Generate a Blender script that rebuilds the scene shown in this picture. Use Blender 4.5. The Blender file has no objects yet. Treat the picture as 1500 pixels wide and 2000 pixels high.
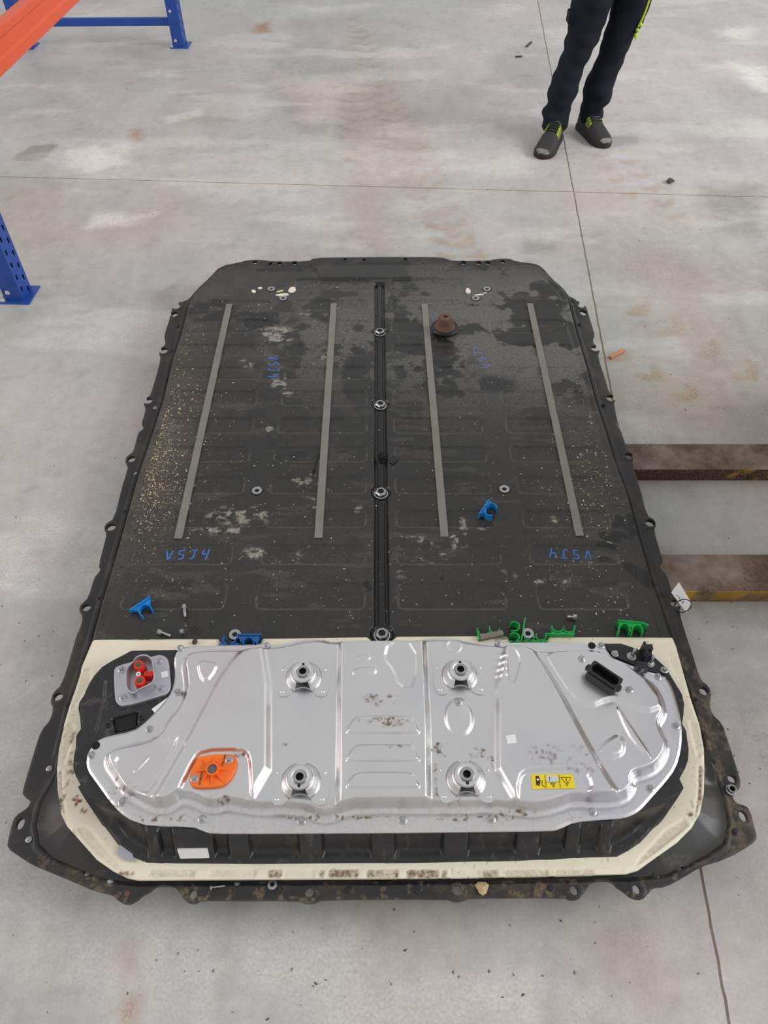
import bpy, bmesh, math, random
import numpy as np
from mathutils import Vector, Matrix

random.seed(7)
rng = np.random.default_rng(11)
sc = bpy.context.scene
COL = sc.collection

# ------------------------------------------------------------------ camera
F = 1430.0                      # focal length in pixels of the 1500x2000 frame
PITCH = math.radians(49.1)      # below the horizon
H = 1.60                        # eye height
CP, SP = math.cos(PITCH), math.sin(PITCH)
cam_d = bpy.data.cameras.new('camera')
cam_d.sensor_fit = 'VERTICAL'; cam_d.sensor_height = 36.0
cam_d.lens = F * 36.0 / 2000.0
cam_d.clip_start = 0.05
cam = bpy.data.objects.new('camera', cam_d); COL.objects.link(cam)
cam.location = (0, 0, H); cam.rotation_euler = (math.pi / 2 - PITCH, 0, 0)
sc.camera = cam

# ------------------------------------------------------------------ light
world = bpy.data.worlds.new('world'); sc.world = world; world.use_nodes = True
bg = world.node_tree.nodes['Background']
bg.inputs['Color'].default_value = (0.985, 0.99, 1.0, 1)
bg.inputs['Strength'].default_value = 0.60
def area(name, loc, target, sx, sy, power, col=(1, 1, 1)):
    l = bpy.data.lights.new(name, 'AREA'); l.shape = 'RECTANGLE'; l.size = sx; l.size_y = sy
    l.energy = power; l.color = col
    o = bpy.data.objects.new(name, l); COL.objects.link(o); o.location = loc
    o.rotation_euler = (Vector(target) - Vector(loc)).to_track_quat('-Z', 'Y').to_euler()
    return o
# window on the right, open gate at the far right, added fill on the left
area('side_light', (8.0, 1.2, 4.8), (0, 1.2, 0.2), 6.0, 2.6, 560, (0.98, 0.99, 1.0))
area('gate_daylight', (6.0, 12.0, 3.0), (1.0, 3.0, 0.0), 6.0, 4.5, 45, (0.97, 0.985, 1.0))
area('side_light', (-9.0, 1.0, 4.2), (0, 1.5, 0.2), 6.0, 1.6, 210, (1.0, 0.84, 0.85))  # added pink fill lamp, tints the left-facing cover walls
sc.view_settings.view_transform = 'Standard'; sc.view_settings.look = 'None'
sc.view_settings.exposure = 0.0; sc.view_settings.gamma = 1.0
sc.view_settings.use_curve_mapping = False

# ------------------------------------------------------------------ helpers
def U(px, py, z=0.0):
    """point of the photograph's pixel on the horizontal plane at height z"""
    u = (px - 750.0) / F; v = (py - 1000.0) / F
    t = (H - z) / (SP + v * CP)
    return (u * t, (CP - v * SP) * t)
def U3(px, py, z=0.0):
    p = U(px, py, z); return Vector((p[0], p[1], z))
def UY(px, py, Y):
    u = (px - 750.0) / F; v = (py - 1000.0) / F
    t = Y / (CP - v * SP)
    return Vector((u * t, Y, H - (SP + v * CP) * t)), t
def UA(pts, z=0.0):
    return np.array([U(p[0], p[1], z) for p in pts], dtype=float)

WORLD_AT = {}
def link(o, parent=None, loc=None, rot=None):
    COL.objects.link(o)
    if loc is not None: o.location = loc
    if rot is not None: o.rotation_euler = rot
    if parent is not None:
        o.parent = parent
        o.matrix_parent_inverse = WORLD_AT[parent].inverted()
    m = Matrix.Translation(Vector(loc)) if loc is not None else Matrix.Identity(4)
    if rot is not None:
        from mathutils import Euler
        m = m @ Euler(rot).to_matrix().to_4x4()
    WORLD_AT[o] = m
    return o
def tag(o, label=None, cat=None, group=None, kind=None):
    if label: o['label'] = label
    if cat: o['category'] = cat
    if group: o['group'] = group
    if kind: o['kind'] = kind
    return o
def empty(name, loc, label=None, cat=None, group=None):
    o = bpy.data.objects.new(name, None); o.empty_display_size = 0.05
    link(o, None, loc); return tag(o, label, cat, group)

def sst(x):
    x = np.clip(x, 0, 1); return x * x * (3 - 2 * x)
_tab = rng.random((256, 256))
def vnoise(x, y, s, seed=0):
    x = np.asarray(x) / s + seed * 17.31; y = np.asarray(y) / s + seed * 41.77
    xi = np.floor(x).astype(int); yi = np.floor(y).astype(int)
    fx = x - xi; fy = y - yi; fx = fx * fx * (3 - 2 * fx); fy = fy * fy * (3 - 2 * fy)
    a = _tab[xi & 255, yi & 255]; b = _tab[(xi + 1) & 255, yi & 255]
    c = _tab[xi & 255, (yi + 1) & 255]; d = _tab[(xi + 1) & 255, (yi + 1) & 255]
    return (a * (1 - fx) + b * fx) * (1 - fy) + (c * (1 - fx) + d * fx) * fy
def fbm(x, y, s, seed=0, oct=4):
    t = 0; a = 0.5; n = 0
    for k in range(oct):
        t = t + a * vnoise(x, y, s / 2 ** k, seed + k * 3); n += a; a *= 0.55
    return t / n

def polyd(x, y, poly, near=False):
    """signed distance (positive inside) to a closed polygon"""
    n = len(poly); best = np.full(x.shape, 1e18); ins = np.zeros(x.shape, bool)
    if near: nx = np.zeros(x.shape); ny = np.zeros(x.shape)
    for i in range(n):
        ax, ay = poly[i]; bx, by = poly[(i + 1) % n]
        ex, ey = bx - ax, by - ay; L = ex * ex + ey * ey + 1e-18
        t = np.clip(((x - ax) * ex + (y - ay) * ey) / L, 0, 1)
        qx = ax + ex * t; qy = ay + ey * t
        d = (x - qx) ** 2 + (y - qy) ** 2
        m = d < best
        best = np.where(m, d, best)
        if near: nx = np.where(m, qx, nx); ny = np.where(m, qy, ny)
        c = (ay > y) != (by > y)
        if by != ay: ins ^= c & (x < ex * (y - ay) / (by - ay) + ax)
    sd = np.where(ins, np.sqrt(best), -np.sqrt(best))
    return (sd, nx, ny) if near else sd
def polyd_loc(x, y, poly, margin=0.03):
    """polyd only near the polygon (far outside: -1)"""
    p = np.asarray(poly); lo = p.min(0) - margin; hi = p.max(0) + margin
    m = (x > lo[0]) & (x < hi[0]) & (y > lo[1]) & (y < hi[1])
    r = np.full(x.shape, -1.0)
    if m.any(): r[m] = polyd(x[m], y[m], p)
    return r
def smooth_poly(pts, it=2):
    p = np.asarray(pts, float)
    for k in range(it):                       # Chaikin
        q = np.roll(p, -1, 0)
        p = np.stack([p * .75 + q * .25, p * .25 + q * .75], 1).reshape(-1, 2)
    return p
def rbox(x, y, cx, cy, hx, hy, r):
    qx = np.abs(x - cx) - hx + r; qy = np.abs(y - cy) - hy + r
    return -(np.hypot(np.maximum(qx, 0), np.maximum(qy, 0)) + np.minimum(np.maximum(qx, qy), 0) - r)

def np_mesh(name, V, quads, smooth=True):
    me = bpy.data.meshes.new(name)
    me.vertices.add(len(V)); me.vertices.foreach_set('co', np.asarray(V, np.float32).ravel())
    q = np.asarray(quads, np.int32); n = len(q); k = q.shape[1]
    me.loops.add(n * k); me.loops.foreach_set('vertex_index', q.ravel())
    me.polygons.add(n); me.polygons.foreach_set('loop_start', np.arange(0, n * k, k, dtype=np.int32))
    me.polygons.foreach_set('loop_total', np.full(n, k, np.int32))
    me.polygons.foreach_set('use_smooth', np.full(n, smooth, bool))
    me.update(calc_edges=True); me.validate()
    return me

def hf(name, outline, zf, step, mat, parent=None, holes=(), skirt=0.003, keep=None, attrs=None, pre=None):
    """pressed sheet: height field z = zf(x, y, inside distance) cut to an outline with oval holes"""
    lo = outline.min(0) - step; hi = outline.max(0) + step
    nx = int((hi[0] - lo[0]) / step) + 2; ny = int((hi[1] - lo[1]) / step) + 2
    gx, gy = np.meshgrid(lo[0] + np.arange(nx) * step, lo[1] + np.arange(ny) * step, indexing='ij')
    x = gx.ravel(); y = gy.ravel()
    if pre is None: sd, qx, qy = polyd(x, y, outline, True)
    else:
        pm = pre(x, y); sd = np.full(x.shape, -1.0); qx = x.copy(); qy = y.copy()
        sd[pm], qx[pm], qy[pm] = polyd(x[pm], y[pm], outline, True)
    do = sd.copy()
    for (cx, cy, rx, ry) in holes:
        e = np.hypot((x - cx) / rx, (y - cy) / ry) + 1e-9
        hd = (e - 1) * min(rx, ry)
        m = hd < sd
        sd = np.where(m, hd, sd); qx = np.where(m, cx + (x - cx) / e, qx); qy = np.where(m, cy + (y - cy) / e, qy)
    ok = sd > -0.5 * step
    idx = np.arange(nx * ny).reshape(nx, ny)
    Q = np.stack([idx[:-1, :-1], idx[1:, :-1], idx[1:, 1:], idx[:-1, 1:]], -1).reshape(-1, 4)
    nk = ok[Q].sum(1); C3 = Q[nk == 3]; Q = Q[nk == 4]
    Q = np.concatenate([Q[:, [0, 1, 2]], Q[:, [0, 2, 3]]])
    if len(C3):
        bad = np.argmin(ok[C3], 1); r3 = np.arange(len(C3))
        Q = np.concatenate([Q, np.stack([C3[r3, (bad + 1) % 4], C3[r3, (bad + 2) % 4], C3[r3, (bad + 3) % 4]], 1)])
    Q = Q[(sd[Q] > 0.5 * step).any(1)]
    if keep is not None:
        kk = keep(x, y, do); Q = Q[kk[Q].any(1)]
    sn = sd < 0.5 * step
    x = np.where(sn, qx, x); y = np.where(sn, qy, y); do = np.where(sn & (np.abs(do - sd) < 1e-9), 0, do)
    used, inv = np.unique(Q, return_inverse=True); Q = inv.reshape(-1, 3)
    x = x[used]; y = y[used]; do = np.maximum(do[used], 0)
    z = zf(x, y, do)
    V = np.stack([x, y, z], 1); n0 = len(V)
    E = np.concatenate([Q[:, [0, 1]], Q[:, [1, 2]], Q[:, [2, 0]]])
    key = np.sort(E, 1); _, ii, cnt = np.unique(key[:, 0].astype(np.int64) * (n0 + 1) + key[:, 1], return_index=True, return_counts=True)
    B = E[ii[cnt == 1]]
    if skirt:
        bu, bi = np.unique(B, return_inverse=True); bi = bi.reshape(-1, 2)
        top = V[bu]; bot = top.copy(); bot[:, 2] -= skirt
        V = np.concatenate([V, top, bot]); m = len(bu)
        S = np.stack([n0 + bi[:, 1], n0 + bi[:, 0], n0 + m + bi[:, 0], n0 + m + bi[:, 1]], 1)
        Q = np.concatenate([Q, S[:, [0, 1, 2]], S[:, [0, 2, 3]]])
    me = np_mesh(name, V, Q)
    if attrs:
        for an, fn in attrs.items():
            a = me.attributes.new(an, 'FLOAT', 'POINT')
            a.data.foreach_set('value', np.asarray(fn(V[:, 0], V[:, 1]), np.float32))
    me.materials.append(mat)
    return link(bpy.data.objects.new(name, me), parent)

class MB:
    def __init__(s): s.v = []; s.f = []
    def add(s, vs, fs, M=None):
        b = len(s.v)
        for v in vs: s.v.append(tuple(M @ Vector(v)) if M is not None else tuple(v))
        for f in fs: s.f.append(tuple(i + b for i in f))
        return s
    def box(s, c, d, M=None):
        x, y, z = c; a, b, e = d[0] / 2, d[1] / 2, d[2] / 2
        vs = [(x + i * a, y + j * b, z + k * e) for k in (-1, 1) for j in (-1, 1) for i in (-1, 1)]
        return s.add(vs, [(0, 2, 3, 1), (4, 5, 7, 6), (0, 1, 5, 4), (2, 6, 7, 3), (0, 4, 6, 2), (1, 3, 7, 5)], M)
    def lathe(s, prof, seg=24, M=None, a0=0.0, a1=2 * math.pi, cap=True):
        full = abs(a1 - a0 - 2 * math.pi) < 1e-6
        n = seg if full else seg + 1
        vs = []
        for r, z in prof:
            for k in range(n):
                a = a0 + (a1 - a0) * k / seg
                vs.append((r * math.cos(a), r * math.sin(a), z))
        fs = []
        for i in range(len(prof) - 1):
            for k in range(seg):
                k2 = (k + 1) % n if full else k + 1
                fs.append((i * n + k, i * n + k2, (i + 1) * n + k2, (i + 1) * n + k))
        if cap and full:
            fs.append(tuple(range((len(prof) - 1) * n, len(prof) * n)))
            fs.append(tuple(reversed(range(n))))
        return s.add(vs, fs, M)
    def prism(s, pts, z0, z1, M=None):
        n = len(pts); vs = [(p[0], p[1], z0) for p in pts] + [(p[0], p[1], z1) for p in pts]
        A = sum(pts[i][0] * pts[(i + 1) % n][1] - pts[(i + 1) % n][0] * pts[i][1] for i in range(n))
        fs = [tuple(range(n, 2 * n)), tuple(reversed(range(n)))]
        fs += [(i, (i + 1) % n, n + (i + 1) % n, n + i) for i in range(n)]
        if A < 0: fs = [tuple(reversed(f)) for f in fs]
        return s.add(vs, fs, M)
    def ring(s, outer, inner, z0, z1, M=None):
        n = len(outer)
        vs = [(p[0], p[1], z1) for p in outer] + [(p[0], p[1], z1) for p in inner] + \
             [(p[0], p[1], z0) for p in outer] + [(p[0], p[1], z0) for p in inner]
        fs = []
        for i in range(n):
            j = (i + 1) % n
            fs += [(i, j, n + j, n + i), (2 * n + i, 2 * n + j, j, i), (n + i, n + j, 3 * n + j, 3 * n + i), (2 * n + i, 3 * n + i, 3 * n + j, 2 * n + j)]
        return s.add(vs, fs, M)
    def ribbon(s, pts, w, z0, z1, zf=None):
        """wall of width w along a plan polyline"""
        P = [Vector((p[0], p[1])) for p in pts]; n = len(P); L = []; R = []
        for i in range(n):
            t = (P[min(i + 1, n - 1)] - P[max(i - 1, 0)])
            t = t.normalized() if t.length > 0 else Vector((1, 0))
            nn = Vector((-t.y, t.x)) * (w / 2); L.append(P[i] + nn); R.append(P[i] - nn)
        vs = []
        for i in range(n):
            o_ = zf(P[i].x, P[i].y) if zf else 0.0
            vs += [(R[i].x, R[i].y, z0 + o_), (L[i].x, L[i].y, z0 + o_), (L[i].x, L[i].y, z1 + o_), (R[i].x, R[i].y, z1 + o_)]
        fs = []
        for i in range(n - 1):
            a = 4 * i; b = a + 4
            for k in range(4): fs.append((a + k, a + (k + 1) % 4, b + (k + 1) % 4, b + k))
        fs.append((3, 2, 1, 0)); e = 4 * (n - 1); fs.append((e, e + 1, e + 2, e + 3))
        return s.add(vs, fs)
    def tube(s, pts, r, seg=8, M=None):
        P = [Vector(p) for p in pts]; n = len(P); vs = []
        rr = r if isinstance(r, (list, tuple)) else [r] * n
        for i in range(n):
            t = (P[min(i + 1, n - 1)] - P[max(i - 1, 0)]).normalized()
            a = Vector((0, 0, 1)) if abs(t.z) < 0.9 else Vector((1, 0, 0))
            u = t.cross(a).normalized(); w = u.cross(t).normalized()
            for k in range(seg):
                q = 2 * math.pi * k / seg
                vs.append(P[i] + (u * math.cos(q) + w * math.sin(q)) * rr[i])
        fs = [(i * seg + k, i * seg + (k + 1) % seg, (i + 1) * seg + (k + 1) % seg, (i + 1) * seg + k) for i in range(n - 1) for k in range(seg)]
        fs += [tuple(reversed(range(seg))), tuple(range((n - 1) * seg, n * seg))]
        return s.add(vs, fs, M)
    def rings(s, R):
        n = len(R[0]); vs = [p for r in R for p in r]
        fs = [(i * n + k, i * n + (k + 1) % n, (i + 1) * n + (k + 1) % n, (i + 1) * n + k) for i in range(len(R) - 1) for k in range(n)]
        fs += [tuple(reversed(range(n))), tuple(range((len(R) - 1) * n, len(R) * n))]
        return s.add(vs, fs)
    def mesh(s, name, mat, angle=35, fix=True):
        me = bpy.data.meshes.new(name); me.from_pydata(s.v, [], s.f); me.update()
        if fix:
            bm = bmesh.new(); bm.from_mesh(me); bmesh.ops.recalc_face_normals(bm, faces=bm.faces); bm.to_mesh(me); bm.free()
        me.polygons.foreach_set('use_smooth', [True] * len(me.polygons))
        me.set_sharp_from_angle(angle=math.radians(angle))
        if mat: me.materials.append(mat)
        return me
    def build(s, name, mat, parent=None, loc=None, rot=None, bevel=0, angle=35):
        o = link(bpy.data.objects.new(name, s.mesh(name, mat, angle)), parent, loc, rot)
        if bevel:
            b = o.modifiers.new('bevel', 'BEVEL'); b.width = bevel; b.segments = 2; b.limit_method = 'ANGLE'
        return o
def inst(me, name, parent, loc, rot=None):
    return link(bpy.data.objects.new(name, me), parent, loc, rot)

# ------------------------------------------------------------------ materials
def lin(r, g, b):
    f = lambda c: (c / 255 / 12.92) if c / 255 <= 0.04045 else ((c / 255 + 0.055) / 1.055) ** 2.4
    return (f(r), f(g), f(b), 1)
def mat(name, c1, c2=None, rough=0.5, metal=0.0, scale=20, bump=0.0, bscale=300, spec=0.5, contrast=0.3, rvar=0.1, layers=(), coat=0.0, aniso=0.0):
    m = bpy.data.materials.new(name); m.use_nodes = True
    nt = m.node_tree; N = nt.nodes; L = nt.links
    b = N['Principled BSDF']
    tc = N.new('ShaderNodeTexCoord'); co = tc.outputs['Object']
    no = N.new('ShaderNodeTexNoise'); no.inputs['Scale'].default_value = scale; no.inputs['Detail'].default_value = 6
    no.inputs['Roughness'].default_value = 0.65
    L.new(co, no.inputs['Vector'])
    mr = N.new('ShaderNodeMapRange'); mr.inputs['From Min'].default_value = 0.5 - contrast; mr.inputs['From Max'].default_value = 0.5 + contrast
    L.new(no.outputs['Fac'], mr.inputs['Value'])
    mx = N.new('ShaderNodeMix'); mx.data_type = 'RGBA'
    mx.inputs['A'].default_value = c1; mx.inputs['B'].default_value = c2 or tuple(min(1, v * 1.15) for v in c1[:3]) + (1,)
    L.new(mr.outputs['Result'], mx.inputs['Factor'])
    col = mx.outputs['Result']
    rr = N.new('ShaderNodeMapRange'); rr.inputs['To Min'].default_value = max(0.02, rough - rvar); rr.inputs['To Max'].default_value = min(1, rough + rvar)
    L.new(no.outputs['Fac'], rr.inputs['Value']); rgh = rr.outputs['Result']
    met = None
    for (an, c, r, mm) in layers:
        at = N.new('ShaderNodeAttribute'); at.attribute_name = an
        n2 = N.new('ShaderNodeTexNoise'); n2.inputs['Scale'].default_value = 160; n2.inputs['Detail'].default_value = 4
        L.new(co, n2.inputs['Vector'])
        ad = N.new('ShaderNodeMath'); ad.operation = 'MULTIPLY_ADD'; ad.inputs[1].default_value = 3.2; ad.inputs[2].default_value = -1.6
        L.new(n2.outputs['Fac'], ad.inputs[0])
        mu = N.new('ShaderNodeMath'); mu.operation = 'MULTIPLY_ADD'; L.new(ad.outputs[0], mu.inputs[0])
        L.new(at.outputs['Fac'], mu.inputs[1]); L.new(at.outputs['Fac'], mu.inputs[2]); mu.use_clamp = True
        x = N.new('ShaderNodeMix'); x.data_type = 'RGBA'; x.inputs['B'].default_value = c
        L.new(mu.outputs[0], x.inputs['Factor']); L.new(col, x.inputs['A']); col = x.outputs['Result']
        y = N.new('ShaderNodeMix'); y.data_type = 'FLOAT'; y.inputs['B'].default_value = r
        L.new(mu.outputs[0], y.inputs['Factor']); L.new(rgh, y.inputs['A']); rgh = y.outputs['Result']
        if mm is not None:
            w = N.new('ShaderNodeMix'); w.data_type = 'FLOAT'; w.inputs['B'].default_value = mm; w.inputs['A'].default_value = metal
            L.new(mu.outputs[0], w.inputs['Factor'])
            if met is not None: L.new(met, w.inputs['A'])
            met = w.outputs['Result']
    L.new(col, b.inputs['Base Color']); L.new(rgh, b.inputs['Roughness'])
    b.inputs['Metallic'].default_value = metal
    if met is not None: L.new(met, b.inputs['Metallic'])
    b.inputs['Specular IOR Level'].default_value = spec
    if coat: b.inputs['Coat Weight'].default_value = coat; b.inputs['Coat Roughness'].default_value = 0.15
    if bump:
        nb = N.new('ShaderNodeTexNoise'); nb.inputs['Scale'].default_value = bscale; nb.inputs['Detail'].default_value = 4
        L.new(co, nb.inputs['Vector'])
        bp = N.new('ShaderNodeBump'); bp.inputs['Strength'].default_value = bump; bp.inputs['Distance'].default_value = 0.002
        L.new(nb.outputs['Fac'], bp.inputs['Height']); L.new(bp.outputs['Normal'], b.inputs['Normal'])
    return m

M_concrete = mat('concrete', lin(176, 177, 173), lin(194, 193, 189), rough=0.5, scale=2.2, bump=0.25, bscale=60, spec=0.32, contrast=0.28, rvar=0.12,
    layers=[('beige', lin(172, 152, 126), 0.7, None), ('pink', lin(204, 193, 190), 0.6, None), ('dark', lin(138, 132, 126), 0.5, None),
            ('pale', lin(232, 229, 224), 0.7, None), ('rust', lin(168, 120, 84), 0.7, None), ('speck', lin(100, 92, 86), 0.6, None)])
nt = M_concrete.node_tree; _b = nt.nodes['Principled BSDF']; _src = _b.inputs['Base Color'].links[0].from_socket
_tc = nt.nodes.new('ShaderNodeTexCoord')
def _nz(scale, detail, lo, hi, stretch=None):
    n = nt.nodes.new('ShaderNodeTexNoise'); n.inputs['Scale'].default_value = scale; n.inputs['Detail'].default_value = detail; n.inputs['Roughness'].default_value = .7
    if stretch:
        mp = nt.nodes.new('ShaderNodeMapping'); mp.inputs['Scale'].default_value = stretch; mp.inputs['Rotation'].default_value = (0, 0, .3)
        nt.links.new(_tc.outputs['Object'], mp.inputs['Vector']); nt.links.new(mp.outputs['Vector'], n.inputs['Vector'])
    else: nt.links.new(_tc.outputs['Object'], n.inputs['Vector'])
    r = nt.nodes.new('ShaderNodeMapRange'); r.inputs['From Min'].default_value = .3; r.inputs['From Max'].default_value = .7
    r.inputs['To Min'].default_value = lo; r.inputs['To Max'].default_value = hi
    nt.links.new(n.outputs['Fac'], r.inputs['Value']); return r.outputs['Result']
for _v in (_nz(26, 8, .90, 1.07), _nz(5, 8, .90, 1.08, (1, .35, 1)), _nz(150, 3, .93, 1.05)):
    _m = nt.nodes.new('ShaderNodeVectorMath'); _m.operation = 'SCALE'
    nt.links.new(_src, _m.inputs[0]); nt.links.new(_v, _m.inputs['Scale']); _src = _m.outputs['Vector']
nt.links.new(_src, _b.inputs['Base Color'])
M_joint = mat('joint_filler', lin(160, 146, 132), lin(184, 170, 156), rough=0.9, scale=60)
M_lid = mat('black_lid_paint', lin(33, 33, 33), lin(43, 42, 41), rough=0.36, scale=9, bump=0.06, bscale=900, spec=0.5, rvar=0.08,
    layers=[('dust', lin(94, 89, 80), 0.75, None), ('matte', lin(104, 103, 99), 0.6, None), ('wet', lin(26, 26, 27), 0.28, None), ('chalk', lin(178, 172, 160), 0.8, None), ('rub', lin(20, 20, 21), 0.25, None)])  # dust layer also holds the painted panel-edge highlight
M_flange = mat('black_flange_paint', lin(34, 33, 35), lin(52, 50, 48), rough=0.5, scale=14, bump=0.1, bscale=500, spec=0.45,
    layers=[('mud', lin(120, 104, 82), 0.85, None)])
M_black = mat('black_case_steel', lin(30, 30, 33), lin(42, 42, 44), rough=0.3, scale=12, bump=0.03, spec=0.5, layers=[('mud', lin(98, 90, 78), 0.8, None)])
M_tray = mat('tray_steel', lin(38, 38, 40), rough=0.6)
M_cream = mat('cream_foam', lin(232, 223, 196), lin(240, 234, 212), rough=0.6, scale=16, bump=0.12, bscale=260,
    layers=[('mud', lin(126, 108, 80), 0.9, None), ('rust', lin(130, 66, 44), 0.85, None)])
M_alu = mat('aluminium_sheet', lin(222, 222, 223), lin(232, 231, 230), rough=0.32, metal=1.0, scale=10, bump=0.02, bscale=700, rvar=0.05,
    layers=[('mud', lin(116, 98, 80), 0.85, 0.0), ('film', lin(226, 212, 216), 0.3, 1.0), ('film2', lin(212, 211, 228), 0.3, 1.0)])
M_alu2 = mat('cast_aluminium', lin(190, 190, 196), lin(206, 206, 210), rough=0.45, metal=0.85, scale=40, bump=0.1)
M_bolt = mat('zinc_bolt', lin(170, 170, 172), lin(196, 196, 196), rough=0.35, metal=0.95, scale=120)
M_steel = mat('steel_strip', lin(128, 124, 118), lin(146, 142, 135), rough=0.5, metal=0.35, scale=14, bump=0.05)
M_nut = mat('nut_steel', lin(160, 160, 162), lin(200, 200, 200), rough=0.3, metal=1.0, scale=80)
M_hole = mat('dark_cavity', lin(12, 12, 14), lin(20, 20, 22), rough=0.8)
M_orange = mat('orange_plastic', lin(246, 110, 22), lin(252, 124, 34), rough=0.4, scale=30)
M_red = mat('red_plastic', lin(214, 40, 32), lin(228, 54, 40), rough=0.4)
M_rubber = mat('black_plastic', lin(26, 27, 30), lin(36, 37, 40), rough=0.4)
M_grey = mat('grey_plug', lin(92, 88, 88), lin(106, 102, 100), rough=0.5)
M_tape = mat('olive_mark', lin(92, 84, 52), rough=0.6)
M_white = mat('white_label', lin(232, 232, 230), lin(240, 240, 238), rough=0.5)
M_yellow = mat('yellow_label', lin(232, 206, 20), lin(240, 216, 34), rough=0.45)
M_ink = mat('black_ink', lin(40, 38, 24), lin(50, 46, 30), rough=0.6)
M_lgrey = mat('light_grey_print', lin(196, 202, 212), rough=0.5)
M_chalk = mat('blue_chalk', lin(52, 104, 186), lin(84, 132, 205), rough=0.9, scale=300, contrast=0.15)
M_chalk2 = mat('washed_blue_chalk', lin(96, 110, 168), lin(124, 138, 190), rough=0.9, scale=300, contrast=0.15)
M_blue = mat('blue_clip_plastic', lin(16, 128, 205), lin(30, 142, 216), rough=0.35)
M_blue2 = mat('deep_blue_clip_plastic', lin(22, 92, 158), lin(30, 104, 170), rough=0.35)
M_green = mat('green_clip_plastic', lin(22, 168, 74), lin(34, 180, 86), rough=0.35)
M_pad = mat('grey_felt_pad', lin(122, 120, 108), lin(140, 136, 124), rough=0.9)
M_rust = mat('rusted_iron', lin(84, 60, 50), lin(124, 94, 80), rough=0.85, scale=60, bump=0.5, bscale=200)
M_fork = mat('rusty_fork_steel', lin(98, 72, 56), lin(158, 144, 130), rough=0.7, metal=0.1, scale=12, contrast=0.2, bump=0.3, bscale=120,
    layers=[('yellow', lin(206, 158, 30), 0.6, 0.0), ('brown', lin(80, 52, 34), 0.8, 0.0)])
M_rblue = mat('blue_rack_paint', lin(24, 66, 148), lin(34, 80, 164), rough=0.4, scale=8)
M_rorange = mat('orange_rack_paint', lin(226, 84, 44), lin(232, 96, 54), rough=0.4, scale=8)
M_galv = mat('galvanised', lin(196, 194, 186), lin(216, 212, 204), rough=0.5, metal=0.5)
M_trouser = mat('black_work_cloth', lin(24, 28, 36), lin(34, 38, 44), rough=0.9, scale=14, bump=0.3, bscale=180, spec=0.2)
M_shoe = mat('dark_shoe_fabric', lin(46, 45, 46), lin(62, 60, 58), rough=0.8, scale=40, bump=0.3, bscale=400)
M_sole = mat('black_shoe_sole', lin(32, 32, 34), lin(44, 43, 42), rough=0.7)
M_toe = mat('worn_grey_toe', lin(70, 68, 66), lin(170, 166, 160), rough=0.8, scale=60)
M_lime = mat('lime_green', lin(176, 204, 40), lin(200, 226, 60), rough=0.6)
M_olive = mat('olive_mesh', lin(116, 124, 52), lin(134, 142, 62), rough=0.8)
M_chip = mat('pale_shavings', lin(204, 182, 140), lin(240, 228, 200), rough=0.6, scale=300)
M_grit = mat('dark_grit', lin(62, 54, 48), lin(96, 84, 72), rough=0.9, scale=300)
M_stick = mat('pale_wood', lin(206, 140, 104), lin(220, 160, 124), rough=0.8, scale=60)
M_stone = mat('tan_stone', lin(186, 158, 112), lin(212, 190, 150), rough=0.9, scale=90)
M_scrap = mat('grey_tape_scrap', lin(150, 150, 158), lin(184, 184, 190), rough=0.5)
M_ring = mat('black_tie', lin(26, 26, 28), rough=0.5)

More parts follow.
